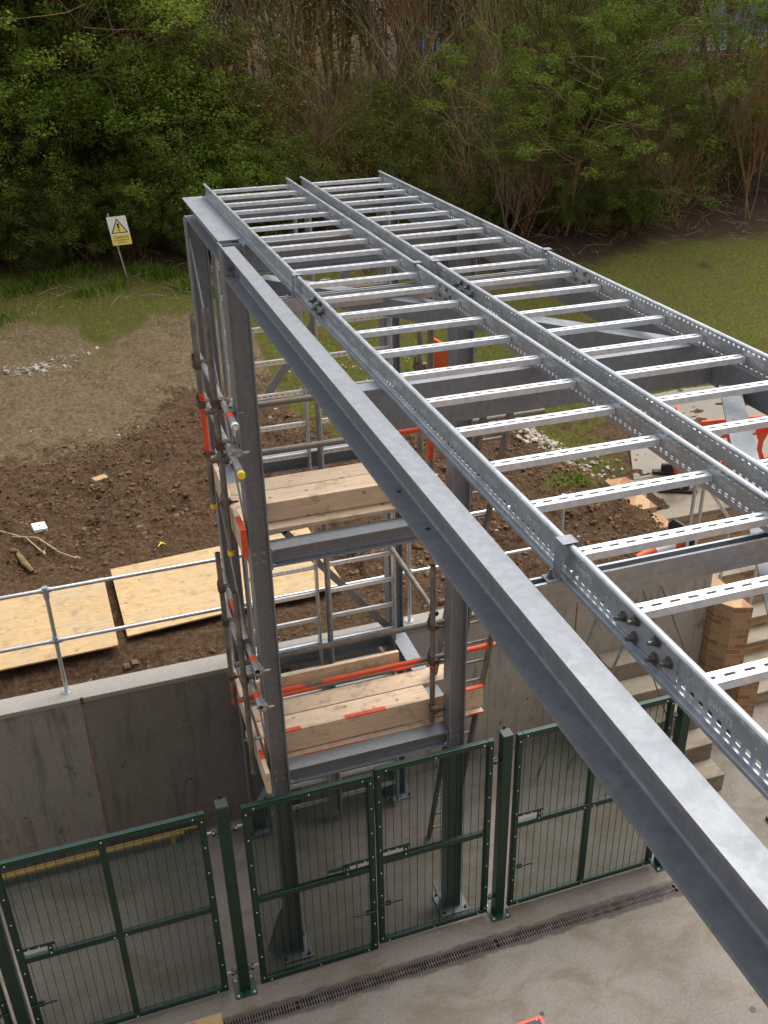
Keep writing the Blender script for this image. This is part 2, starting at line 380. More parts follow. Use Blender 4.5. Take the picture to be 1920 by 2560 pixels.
# prism axis runs -Y so w = ax x u = (0,-1,0)x(1,0,0) = +Z ; toes must point to -X
b2 = MB(); b2.prism(ch, (1.075, 6.326, ZT - .1), (1.075, -.9, ZT - .1), (1, 0, 0), 0, True)
for y, z in ((2.62, ZT - .04), (2.80, ZT - .04)): pass
lb = b2.build('channel_beam', 'galv', G); lb.modifiers.new('edges', 'EDGE_SPLIT').split_angle = R(40)
b3 = MB(); b3.prism([(-a, bb) for a, bb in ch][::-1], (2.752, 6.326, ZT - .1), (2.752, -.9, ZT - .1), (1, 0, 0), 0, True)
rb = b3.build('channel_beam', 'galv', G); rb.modifiers.new('edges', 'EDGE_SPLIT').split_angle = R(40)
# connection at the left corner: cleat and bolts inside the channel
b = MB(); b.box(.994, 1.066, 6.312, 6.3255, ZT - .183, ZT - .018); bolt(b, (1.03, 6.312, ZT - .06), (0, -1, 0), .011, 1); bolt(b, (1.03, 6.312, ZT - .14), (0, -1, 0), .011, 1)
b.box(1.0605, 1.0665, 6.20, 6.312, ZT - .182, ZT - .018)
b.build('cleat', ['galv', 'bolt'], G)
b = MB()
for y in (3.02, 2.72): b.tube((1.035, y, ZT - .187), (1.035, y, ZT - .1852), .010, n=12)
b.build('bolt_hole', 'black', lb)
b = MB(); bolt(b, (1.066, 3.10, ZT - .06), (-1, 0, 0), .012, 0, .02); b.build('bolt', 'bolt', lb)
# cross channel and plan bracing between the long channels
b = MB(); b.prism([(a, bb) for a, bb in cprof(.085, .195, .012, .008)], (2.750, 3.578, ZT - .0995), (1.077, 3.578, ZT - .0995), (0, -1, 0), 0, True)
o = b.build('cross_beam', 'galv', G); o.modifiers.new('edges', 'EDGE_SPLIT').split_angle = R(40)
def angle(p0, p1, w=.075, t=.007, up=1, name='brace', side=1):
    b = MB(); p0, p1 = Vector(p0), Vector(p1); ax = (p1 - p0).normalized(); u = Vector((0, 0, 1)).cross(ax).normalized()
    pr = [(0, 0), (w, 0), (w, -t), (t, -t), (t, -w), (0, -w)]
    if side < 0: pr = [(-a, q) for a, q in pr][::-1]
    # w-axis = ax x u ; want it to be up
    if ax.cross(u).z < 0: pr = [(a, -q) for a, q in pr][::-1]
    b.prism(pr, p0, p1, u); return b.build(name, 'galv', G)
angle((1.08, 5.72, 6.735), (2.745, 3.70, 6.735), .10, .008, side=1)
angle((2.745, 3.36, 6.66), (1.08, .60, 6.66), .09, .008, side=-1)
def flatb(p0, p1, w=.07, t=.008, n=(0, 1, 0)):
    b = MB(); b.prism([(-w / 2, -t / 2), (w / 2, -t / 2), (w / 2, t / 2), (-w / 2, t / 2)], p0, p1, Vector(n).cross(Vector(p1) - Vector(p0))); return b.build('brace', 'galv', G)
flatb((2.60, 8.02, 6.50), (1.16, 8.02, 4.60)); flatb((1.16, 8.02, 4.28), (2.60, 8.02, 2.38))
flatb((1.004, 7.98, 4.30), (1.004, 6.49, 2.42), n=(1, 0, 0)); flatb((1.004, 7.98, 6.5), (1.004, 6.49, 4.62), n=(1, 0, 0))
flatb((1.16, 8.02, 2.1), (2.60, 8.02, .3)); flatb((1.004, 6.49, 2.1), (1.004, 7.98, .35), n=(1, 0, 0))
b = MB(); b.add([(.84, 6.38, .02), (.985, 6.40, .02), (.985, 6.40, .62), (.93, 6.40, .52), (.80, 6.38, .12)], [(0, 1, 2, 3, 4)]); 
b.add([(.84, 6.39, .02), (.985, 6.41, .02), (.985, 6.41, .62), (.93, 6.41, .52), (.80, 6.39, .12)], [(4, 3, 2, 1, 0)]); b.build('gusset_plate', 'zincdull', G)
b = MB(); b.bar((2.60, 6.36, .02), (2.50, 6.44, .34), .05, .008, (0, 1, 0)); b.build('brace', 'galv', G)
# slotted support channels under the ladders
for y in (2.03, 5.05):
    b = MB(); x0, x1 = 1.078, 2.749; zt = ZT - .0015; zb = zt - .041; t = .0025
    b.box(x0, x1, y - .0205, y + .0205, zb, zb + t); b.box(x0, x1, y - .0205, y - .018, zb + t, zt); b.box(x0, x1, y + .018, y + .0205, zb + t, zt)
    b.box(x0, x1, y - .018, y - .0115, zt - t, zt); b.box(x0, x1, y + .0115, y + .018, zt - t, zt)
    b.box(x0, x1, y - .0205, y + .0205, zb - .042, zb - .0005, 0)
    b.build('support_channel', 'zincdull', G)
for zt in (4.60, 6.28):
    b = MB(); b.box(1.15, 2.61, 7.955, 7.985, zt - .041, zt); b.build('support_channel', 'zinc', G)

# ------------------------------------------------------------------ cable ladders
swifts = text_geo('SWIFTS', .026, .0016)
def side_rail(parent, P, L, W, U, length, out, holes=True):
    """P start (bottom of web), L along, W outward horizontal/normal dir, U up dir; depth .11"""
    P, L, W, U = Vector(P), Vector(L), Vector(W), Vector(U); D = .11; t = .0022
    b = MB()
    def bx(l0, l1, w0, w1, u0, u1, mi=0):
        vs = [P + L * l + W * w + U * u for l in (l0, l1) for w in (w0, w1) for u in (u0, u1)]
        b.add(vs, [(0, 1, 3, 2), (4, 6, 7, 5), (0, 4, 5, 1), (2, 3, 7, 6), (0, 2, 6, 4), (1, 5, 7, 3)], mi)
    # rounded top bead
    n = 8; vs = []
    for l in (0, length):
        vs += [P + L * l + W * (.004 + .0115 * math.cos(2 * math.pi * i / n)) + U * (D - .009 + .009 * math.sin(2 * math.pi * i / n)) for i in range(n)]
    b.add(vs, [(i, (i + 1) % n, n + (i + 1) % n, n + i) for i in range(n)], 0, True); b.add(vs, [tuple(range(n))[::-1], tuple(range(n, 2 * n))])
    # bottom flange, rib and lip
    bx(0, length, 0, .028, 0, t); bx(0, length, .0258, .028, t, .011); bx(0, length, t, .010, .012, .0142); bx(0, length, .010, .012, t, .0142)
    # web in strips with two rows of holes
    rows = [(.022, .0355), (.083, .0945)]; z = t
    pitch = .3 / 9; nh = int(length / pitch)
    for r0, r1 in rows:
        bx(0, length, 0, t, z, r0)
        last = 0
        for i in range(nh):
            c = (i + .5) * pitch; hw = .0085
            bx(last, c - hw, 0, t, r0, r1); last = c + hw
        bx(last, length, 0, t, r0, r1); z = r1
    bx(0, length, 0, t, z, D - .012)
    k = int(length / .3)
    for i in range(k):
        add_text(b, swifts, P + L * (.15 + .3 * i) + W * (t / 2) + U * .055, L * out, U, 1)
        for q in (.03, .27): bx(.3 * i + q - .003, .3 * i + q + .003, -.0006, t + .0006, .052, .058, 1)
    return b.build('side_rail', ['zincdull', 'zinc'], parent)
def rung_mesh(w):
    """origin at the left end, rung runs along +x, top at z=0"""
    b = MB(); hw = .0205; sw = .0046; t = .002
    b.box(0, w, -hw, -sw, -t, 0); b.box(0, w, sw, hw, -t, 0)
    n = 12; pitch = w / (n + .3); last = 0
    for i in range(n):
        c = (i + .65) * pitch; b.box(last, c - .0155, -sw, sw, -t, 0); last = c + .0155
    b.box(last, w, -sw, sw, -t, 0)
    b.box(0, w, -hw, -hw + t, -.024, -t); b.box(0, w, hw - t, hw, -.024, -t)
    b.box(0, w, -hw + t, -hw + .007, -.024, -.022); b.box(0, w, hw - .007, hw - t, -.024, -.022)
    return b.mesh('rung', ['zinc'])
RM = rung_mesh(.655)
RM2 = RM
y_end = 8.09
rung_y = [y_end - .62 - .3 * k + .0 for k in range(24)]
rung_y = [7.40 + .0 - .0 - .3 * (k) for k in range(24)]
def cable_ladder(xl, xr, label, group):
    T = thing('cable_ladder', label, 'cable ladder', (xl, 5.0, ZT), group)
    ys = y_end; ln = y_end + .6
    a = side_rail(T, (xl, ys, ZT), (0, -1, 0), (-1, 0, 0), (0, 0, 1), ln, 1)
    c = side_rail(T, (xr, ys, ZT), (0, -1, 0), (1, 0, 0), (0, 0, 1), ln, -1)
    for k in range(26):
        y = 7.705 - .2985 * k + .3
        o = bpy.data.objects.new('rung', RM); COL.objects.link(o); o.parent = T; o.location = (.0025, y - 5.0, .065)
    for yj in (1.63, 4.63):      # rail joints with bolted splice plates
        for x, s in ((xl, -1), (xr, 1)):
            b = MB(); b.box(x + s * .0024, x + s * .0050, yj - .13, yj + .13, ZT + .016, ZT + .088)
            for dy in (-.10, -.045, .045, .10):
                for dz in (.030, .078) if abs(dy) < .08 else (.055,):
                    bolt(b, (x + s * .005, yj + dy, ZT + dz), (s, 0, 0), .0105, 1)
                    b.tube((x - s * .0026, yj + dy, ZT + dz), (x - s * .006, yj + dy, ZT + dz), .009, n=8, mi=1)
            b.build('splice_plate', ['zincdull', 'bolt'], T)
    for yc in (2.03, 5.05):
        for x, s in ((xl, -1), (xr, 1)):
            if s * 1 > 0 and xr < 2: pass
            b = MB(); w = .0225
            q = s
            b.box(x + q * .030, x + q * .033, yc - w, yc + w, ZT + .0005, ZT + .112)   # outer leg
            b.box(x - q * .013, x + q * .033, yc - w, yc + w, ZT + .1125, ZT + .1155)
            b.box(x - q * .016, x - q * .013, yc - w, yc + w, ZT + .088, ZT + .1155)
            foot = .068 if not (q > 0 and xr < 2 or q < 0 and xl > 1.9) else .058
            b.box(x + q * .033, x + q * foot, yc - w, yc + w, ZT + .0005, ZT + .0035)
            bolt(b, (x + q * .052, yc, ZT + .0035), (0, 0, 1), .008, 1)
            b.build('hold_down_clip', ['galv', 'bolt'], T, bevel=.0015)
    return T
cable_ladder(1.183, 1.843, 'left of the two long galvanised cable ladders lying on top of the gantry', 'long cable ladders on top of the gantry')
cable_ladder(1.970, 2.633, 'right of the two long galvanised cable ladders lying on top of the gantry', 'long cable ladders on top of the gantry')
RVM = rung_mesh(.655)
def vladder(xl, xr, label):
    T = thing('cable_ladder', label, 'cable ladder', (xl, 7.90, .05), 'upright cable ladders at the back of the gantry')
    for x, s in ((xl, -1), (xr, 1)):
        side_rail(T, (x, 7.95, .06), (0, 0, 1), (s, 0, 0), (0, -1, 0), 6.56, -s)
    for k in range(21):
        o = bpy.data.objects.new('rung', RVM); COL.objects.link(o); o.parent = T
        o.location = (.0025, -.015, .28 + .3 * k); o.rotation_euler = (R(90), 0, 0)
vladder(1.183, 1.843, 'left upright cable ladder down the back of the gantry')
vladder(1.970, 2.633, 'right upright cable ladder down the back of the gantry')

# ------------------------------------------------------------------ scaffold on the gantry
SC = thing('scaffolding', 'two lifts of weathered scaffold tube and couplers around the gantry columns', 'scaffold', (.88, 6.55, 0))
def stube(p0, p1, mat='tube', caps=None, r=.0242):
    b = MB(); b.tube(p0, p1, r, n=16, hollow=.004)
    o = b.build('tube', [mat], SC)
    if caps:
        for p, q, mm in caps:
            c = MB(); c.tube(p, q, r + .003, n=16); c.build('end_cap', mm, o)
    return o
def coupler(p, ax1, ax2, mat='coupler'):
    p = Vector(p); a1, a2 = Vector(ax1).normalized(), Vector(ax2).normalized(); n = a1.cross(a2).normalized()
    b = MB()
    for a, s in ((a1, -1), (a2, 1)):
        c = p + n * (.0265 * s)
        b.tube(c - a * .027, c + a * .027, .034, n=12)
        o = a1 if a is a2 else a2
        b.bar(c + o * .026 - a * .018, c + o * .026 + a * .018, .05, .034, n)
        bolt(b, c + o * .045 + n * .02 * s, o, .012, 0, .04)
        bolt(b, c - o * .030 + n * .01 * s, -o, .009, 0, .012)
    b.build('coupler', mat, SC)
YF, YB = 6.53, 7.42
# uprights
stube((.877, 6.56, 4.42), (.877, 6.56, 6.34), 'tube', [((.877, 6.56, 4.41), (.877, 6.56, 4.45), 'yellow')])
stube((.89, 7.42, 4.40), (.89, 7.42, 6.07), 'tube', [((.89, 7.42, 4.39), (.89, 7.42, 4.43), 'yellow')])
b = MB(); b.tube((.89, 7.42, 4.86), (.89, 7.42, 5.42), .0252, n=16); b.build('paint_band', 'orange', SC)
stube((.868, 6.52, 2.22), (.868, 6.52, 4.09), 'tube'); stube((.875, 7.42, 2.30), (.875, 7.42, 3.95), 'tube')
b = MB(); b.tube((.875, 7.42, 2.30), (.875, 7.42, 2.34), .0256, n=16); b.build('paint_band', 'orange', SC)
stube((2.52, 6.50, 2.34), (2.52, 6.50, 4.00), 'tube'); stube((2.515, 6.56, 4.52), (2.515, 6.56, 6.24), 'tube'); stube((2.75, 7.42, 4.60), (2.75, 7.42, 6.00), 'tube')
b = MB(); b.tube((2.515, 6.56, 4.95), (2.515, 6.56, 5.12), .0253, n=16); b.build('paint_band', 'orange', SC)
b = MB(); b.tube((2.52, 6.50, 2.95), (2.52, 6.50, 3.02), .0253, n=16); b.build('paint_band', 'orange', SC)
# rails front (X) and left (Y)
stube((.80, YF + .03, 5.60), (1.95, YF + .03, 5.60), 'tuberust'); stube((.80, YF + .03, 5.22), (3.49, YF + .03, 5.22), 'tuberust')
b = MB(); b.tube((2.0, YF + .03, 5.22), (2.44, YF + .03, 5.22), .0256, n=16); b.build('paint_band', 'orange', SC)
stube((.80, 6.545, 3.385), (3.30, 6.545, 3.385), 'tube'); stube((.80, 6.545, 3.02), (3.30, 6.545, 3.02), 'tubeorange')
stube((1.2, 7.28, 2.395), (2.75, 7.28, 2.395), 'tubeorange')
stube((.930, 6.06, 5.66), (.930, 7.75, 5.66), 'tubegrey', [((.930, 6.065, 5.66), (.930, 6.10, 5.66), 'white')])
stube((.930, 6.02, 5.33), (.930, 7.75, 5.33), 'tubegrey', [((.930, 6.0, 5.33), (.930, 6.035, 5.33), 'yellow')])
stube((.925, 6.13, 3.58), (.925, 7.75, 3.58), 'tubegrey'); stube((.925, 6.14, 3.22), (.925, 7.75, 3.22), 'tubegrey')
for q0, q1 in (((.930, 6.22, 5.66), (.930, 6.31, 5.66)), ((.925, 6.25, 3.58), (.925, 6.33, 3.58)), ((.925, 6.25, 3.22), (.925, 6.33, 3.22)), ((.925, 6.9, 3.58), (.925, 7.2, 3.58))):
    b = MB(); b.tube(q0, q1, .0256, n=16); b.build('paint_band', 'orange', SC)
# right side rails
stube((2.60, 6.35, 5.10), (2.60, 7.75, 5.10), 'tube'); stube((2.60, 6.62, 3.42), (2.60, 7.85, 3.42), 'tube')
stube((2.61, 6.62, 4.62), (2.61, 7.55, 4.62), 'tubeorange')
for p in ((.90, 6.56, 5.66), (.90, 6.56, 5.33), (.905, 7.42, 5.66), (.905, 7.42, 5.33)):
    coupler(p, (0, 0, 1), (0, 1, 0))
for p in ((.90, 6.53, 3.58), (.90, 6.53, 3.22), (.90, 7.42, 3.58), (.90, 7.42, 3.22)): coupler(p, (0, 0, 1), (0, 1, 0), 'coupler')
for p in ((.96, 6.45, 5.62), (.955, 6.35, 5.36), (.95, 6.28, 3.50), (.95, 6.25, 3.16), (.88, 6.62, 5.24)): coupler(p, (1, 0, 0), (0, 0, 1), 'couplergrey')
for p in ((2.52, 6.52, 3.385), (2.52, 6.52, 3.02), (2.515, 6.56, 5.60), (2.515, 6.56, 5.22)): coupler(p, (0, 0, 1), (1, 0, 0))
coupler((.877, 6.60, 4.86), (1, 0, 0), (0, 0, 1)); coupler((.89, 7.44, 4.90), (1, 0, 0), (0, 0, 1)); coupler((.868, 6.56, 2.60), (1, 0, 0), (0, 0, 1), 'couplergrey'); coupler((.875, 7.44, 2.62), (1, 0, 0), (0, 0, 1))
coupler((2.52, 6.47, 2.52), (1, 0, 0), (0, 0, 1)); coupler((2.75, 7.42, 5.4), (0, 1, 0), (0, 0, 1))
# short transoms that carry the boards
for z in (4.545, 2.29):
    for x in (1.30, 2.45): stube((x, 6.52, z), (x, 7.8, z), 'tube', r=.02)

def board(x0, x1, y0, y1, z0, z1, label, mat='wood', ends=None, name='scaffold_board', group=None, paint=None):
    b = MB(); b.box(x0, x1, y0, y1, z0, z1)
    o = b.build(name, [mat], None, bevel=.004, loc=((x0 + x1) / 2, (y0 + y1) / 2, z0))
    tag(o, label, 'plank', group)
    if ends or paint:
        for q in (ends or []) + (paint or []):
            c = MB(); c.box(*q); c.build('paint_mark', 'orange', o)
    return o
g1 = 'boards on the upper scaffold lift'; g2 = 'boards on the lower scaffold lift'
zz = 4.57
board(.97, 2.62, 7.16, 7.385, zz, zz + .038, 'rearmost flat board of the upper scaffold platform, greyish', group=g1)
board(1.0, 2.60, 6.93, 7.152, zz, zz + .038, 'middle flat board of the upper scaffold platform, pale', group=g1)
board(.98, 2.63, 6.70, 6.923, zz, zz + .038, 'flat board of the upper platform just behind the front upright board', group=g1)
board(.97, 2.61, 6.47 + .022, 6.692, zz - .002, zz + .034, 'front edge board lying above the middle steel beam', group=g1)
board(1.15, 2.60, 6.60, 6.638, zz + .0385, zz + .205, 'upright toe board along the front of the upper scaffold platform', name='toe_board', group=g1)
board(.915, .953, 6.20, 7.85, 4.575, 4.80, 'upright toe board with orange painted end at the left of the upper platform', 'woody', name='toe_board',
      ends=[(.913, .955, 6.197, 6.22, 4.573, 4.802), (.914, .954, 6.22, 6.42, 4.795, 4.8025)], group=g1)
zz = 2.315
board(1.0, 3.03, 7.0 + .03, 7.255, zz, zz + .038, 'rear flat board of the lower scaffold platform', group=g2)
board(1.0, 2.62, 6.79, 7.018, zz, zz + .038, 'flat board in the middle of the lower platform beside the iron upright', group=g2)
board(1.0, 3.03, 6.60, 6.782, zz + .0, zz + .036, 'grey knotty flat board of the lower platform behind the front upright board', group=g2)
board(.97, 3.03, 6.49, 6.552, zz - .002, zz + .012, 'front strip board with orange edge above the lowest steel beam', group=g2, paint=[(1.3, 1.9, 6.488, 6.492, zz - .001, zz + .011), (2.88, 3.032, 6.488, 6.492, zz - .003, zz + .013)])
board(.99, 3.045, 6.555, 6.593, zz + .014, zz + .245, 'long upright toe board with orange paint marks along the front of the lower platform', name='toe_board', group=g2,
      paint=[(1.15, 1.32, 6.553, 6.595, zz + .238, zz + .2475), (1.72, 2.10, 6.553, 6.595, zz + .238, zz + .2475), (2.83, 3.047, 6.553, 6.595, zz + .238, zz + .2475)])
board(1.0, 2.50, 7.35, 7.388, zz + .0, zz + .225, 'upright toe board along the back of the lower platform', name='toe_board', group=g2)
board(.905, .943, 6.12, 7.90, 2.325, 2.55, 'upright toe board at the left of the lower platform with an orange patch', 'woody', name='toe_board',
      paint=[(.904, .944, 6.30, 6.42, 2.545, 2.5525), (.903, .905, 7.3, 7.75, 2.4, 2.48)], group=g2)

# ------------------------------------------------------------------ concrete retaining wall and stairs
W = thing('retaining_wall', 'grey shuttered concrete retaining wall with pale coping behind the gantry', 'wall', (0, 8.25, 0))
for x0, x1, mm in ((-14, -.53, 'cwall3'), (-.528, 1.60, 'cwall'), (1.602, 4.97, 'cwall2'), (4.972, 6.79, 'cwall2')):
    b = MB(); b.box(x0, x1, 8.256, 8.49, -.05, 2.052); b.build('wall_panel', mm, W)
b = MB(); b.box(-14, 6.795, 8.245, 8.50, 2.0525, 2.112); b.build('coping', 'ccope', W, bevel=.008)
b = MB()
for x in (-.52, 4.98): b.box(x - .008, x + .008, 8.2535, 8.2562, .1, 2.045)
b.build('movement_joint', 'barkred', W)
b = MB(); b.box(-.53, -.50, 8.243, 8.262, 2.04, 2.114); b.build('joint_filler', 'clod', W)
b = MB()
for x in (-3.0, 1.6, 3.9): b.box(x, x + .004, 8.2545, 8.2565, .1, 2.04)
b.build('form_line', 'cwall', W)
for x in (2.2, 3.0, 3.8, 4.4, 5.4, 6.1, -1.3, -2.3, .4):
    for z in (.75, 1.55):
        if (int(x * 10) + int(z)) % 3: 
            b = MB(); b.tube((x + z * .02, 8.2545, z), (x + z * .02, 8.2558, z), .014, n=10); b.build('tie_hole', 'clod', W)
# low wall parts right of the tower
SW = thing('side_steps', 'short flight of concrete steps beside the retaining wall behind the right gate', 'steps', (5.6, 8.0, 0))
b = MB()
for i, (x0, x1, y0, y1, z) in enumerate([(5.30, 6.25, 7.97, 8.253, 1.18), (5.30, 6.25, 7.68, 7.97, .95), (5.35, 6.25, 7.40, 7.68, .71), (5.35, 6.25, 7.12, 7.40, .47), (5.35, 6.25, 6.84, 7.12, .235)]):
    b.box(x0, x1, y0, y1 - .002, .001, z)
b.build('step', 'cstep', SW, bevel=.012)
b = MB()
for x in (5.55, 5.8, 6.05): 
    b.path([(x, 8.2, 2.0), (x, 7.0, .95)], [.008, .008], 6)
b.build('wire', 'black', SW)

ST = tag(thing('wide_stairs', 'wide concrete stairs with brick risers climbing to the upper ground', 'stairs', (7.2, 8.0, 0)))
steps = 9; rise = .185; going = .268
b = MB(); c = MB()
for i in range(steps):
    y = 8.0 + going * i; z = rise * (i + 1)
    b.box(7.15, 15, y - .02, y + going + .01 if i < steps - 1 else y + 1.25, z - .06, z)
    c.box(7.151, 14.99, y, 11.3, z - rise + .0015, z - .0605)
b.build('tread', 'cstep', ST, bevel=.01); c.build('riser', 'brick', ST)
P_ = thing('brick_pier', 'stepped yellow and red brick pier at the foot of the wide stairs', 'brick pier', (6.95, 8.0, 0))
b = MB()
def polyprism(b, pts, z0, z1, mi=0):
    n = len(pts); vs = [(x, y, z0) for x, y in pts] + [(x, y, z1) for x, y in pts]
    b.add(vs, [tuple(range(n))[::-1], tuple(range(n, 2 * n))] + [(i, (i + 1) % n, n + (i + 1) % n, n + i) for i in range(n)], mi)
polyprism(b, [(6.80, 8.15), (6.93, 7.95), (7.15, 7.88), (7.15, 8.75), (6.80, 8.75)], .0, 1.66)
polyprism(b, [(6.93, 7.62), (7.15, 7.55), (7.15, 7.878), (6.97, 7.92)], .0, .80)
for i in range(5):
    z = 1.735 + .075 * i; y = 8.76 + .42 * i; polyprism(b, [(6.80, y), (7.15, y), (7.15, y + .41), (6.80, y + .41)], .0, z)
b.build('brickwork', 'brick', P_, bevel=.006)

# guard rails
def guardrail(x0, x1, posts, label, y=8.40, z0=2.10, ends=(1, 1)):
    T = thing('guard_rail', label, 'guard rail', (posts[0], y, z0), 'tubular guard rails on the retaining wall')
    for z in (3.31, 2.735):
        b = MB(); b.tube((x0, y, z), (x1, y, z), .021, n=14); b.build('rail', 'rail', T)
    for x in posts:
        b = MB(); b.tube((x, y, z0), (x, y, 3.31), .021, n=14); b.tube((x, y, z0 - .0), (x, y, z0 + .02), .05, n=14); p = b.build('post', 'rail', T)
        b = MB(); b.tube((x, y, 3.22), (x, y, 3.345), .029, n=14); b.tube((x - .05, y, 3.31), (x + .05, y, 3.31), .028, n=14)
        b.tube((x, y, 2.70), (x, y, 2.78), .028, n=14); b.tube((x - .06, y, 2.735), (x + .06, y, 2.735), .028, n=14); b.build('fitting', 'zincdull', p)
guardrail(-14, 4.80, [-.645, -2.45, -4.25, 1.16, 2.985, 4.78], 'galvanised two rail guard rail along the retaining wall top')
def stairrail(pts, label, nposts):
    T = thing('stair_handrail', label, 'handrail', pts[0])
    b = MB()
    for k in range(len(pts) - 1): b.tube(pts[k], pts[k + 1], .021, n=12)
    b.build('rail', 'rail', T)
    for (x, y, zb, zt) in nposts:
        b = MB(); b.tube((x, y, zb), (x, y, zt), .021, n=12); b.build('post', 'rail', T)
stairrail([(6.78, 8.62, 3.02), (7.21, 8.62, 2.46), (7.75, 8.62, 2.20)], 'short tubular handrail stepping down beside the wide stairs', [(7.21, 8.62, .5, 2.46), (7.75, 8.62, .5, 2.20)])
# second short rail on the wall end
T = thing('wall_end_rail', 'short tubular rail post pair standing where the retaining wall meets the stairs', 'handrail', (6.66, 8.62, 2.1))
for x in (6.64, 6.76):
    b = MB(); b.tube((x, 8.62, 2.05), (x, 8.62, 3.08), .021, n=12); b.build('post', 'rail', T)
b = MB(); b.tube((4.80, 8.40, 3.31), (6.64, 8.62, 3.08), .021, n=12); b.tube((6.64, 8.62, 3.08), (6.76, 8.62, 3.08), .021, n=12); b.build('rail', 'rail', T)

# ------------------------------------------------------------------ yard floor, drain
def tag_struct(o): o['kind'] = 'structure'; return o
b = MB()
def quad(b, x0, x1, y0, y1, z, mi=0): b.add([(x0, y0, z), (x1, y0, z), (x1, y1, z), (x0, y1, z)], [(0, 1, 2, 3)], mi)
quad(b, -60, 60, -40, 5.752, 0); quad(b, -60, 60, 5.862, 8.9, 0); quad(b, -60, -12, 5.752, 5.862, 0); quad(b, 14, 60, 5.752, 5.862, 0)
b.add([(-12, 5.752, 0), (14, 5.752, 0), (14, 5.752, -.06), (-12, 5.752, -.06)], [(0, 1, 2, 3)]); b.add([(-12, 5.862, 0), (14, 5.862, 0), (14, 5.862, -.06), (-12, 5.862, -.06)], [(3, 2, 1, 0)])
tag_struct(b.build('yard_floor', 'cfloor'))
b = MB(); b.box(-12, 14, 5.753, 5.861, -.06, -.03, 1)
for y in (5.754, 5.854): b.box(-12, 14, y, y + .006, -.0299, -.001)
x = -3.2
while x < 9:
    if abs((x - .93) % 1.0) > .014: b.box(x, x + .0125, 5.7605, 5.8535, -.022, -.002)
    x += .026
b.box(-3.2, 9, 5.803, 5.811, -.024, -.0035)
D = b.build('drain_channel', ['grating', 'pit'], loc=(1, 5.8, 0)); tag(D, 'long dark slotted drain channel set in the concrete yard', 'drain')
b = MB(); quad(b, -60, 60, 6.98, 6.995, .001)
for i, (x, y, r) in enumerate(((3.02, 4.99, .022), (4.84, 4.40, .03))):
    q = MB(); q.tube((x, y, .001), (x, y, .004), r, n=12)
    tag(q.build('anchor_hole_cap', 'black', loc=(x, y, 0)), ('small dark round cap in the yard floor beside the red object', 'dark round cap in the yard floor at the right under the long beam')[i], 'floor cap', 'round caps in the yard floor')

b = MB(); b.box(2.60, 2.86, 4.45, 4.74, .36, .40); b.box(2.63, 2.83, 4.48, 4.71, .401, .415, 1); b.box(2.66, 2.80, 4.5, 4.68, .002, .36); b.sphere((2.80, 4.705, .405), .012, 2, 6)
o = b.build('tool_box', ['red', 'black', 'stud'], bevel=.006, loc=(2.73, 4.6, 0)); tag(o, 'red metal box corner at the bottom edge of the yard', 'box')
b = MB(); b.box(-.55, .26, 5.93 - .5, 5.955, .003, .02); o = b.build('board_offcut', 'ply', loc=(0, 5.7, 0)); tag(o, 'pale wooden offcut lying on the yard floor by the drain', 'board')
for k, (dx, lab) in enumerate(((0, 'long yellow batten on the floor at the foot of the wall, nearer the wall'), (0, 'long yellow batten on the floor, the one farther from the wall'))):
    b = MB(); y = 8.17 - .035 * k; b.box(-3.4 + .1 * k, .40 - .15 * k, y - .014, y + .014, .12, .15); b.box(-3.3, -3.25, y - .014, y + .014, .001, .12); b.box(.1, .15, y - .014, y + .014, .001, .12)
    tag(b.build('timber_batten', 'timber', loc=(-1.5, y, 0)), lab, 'batten')
b = MB(); b.box(4.86, 5.2, 4.9, 5.0, .002, .03)
b = MB(); b.box(6.42, 6.75, 6.17, 6.29, .003, .05); tag(b.build('kerb_block', 'grating', loc=(6.5, 6.2, 0)), 'dark metal block on the yard floor near the right edge', 'block')

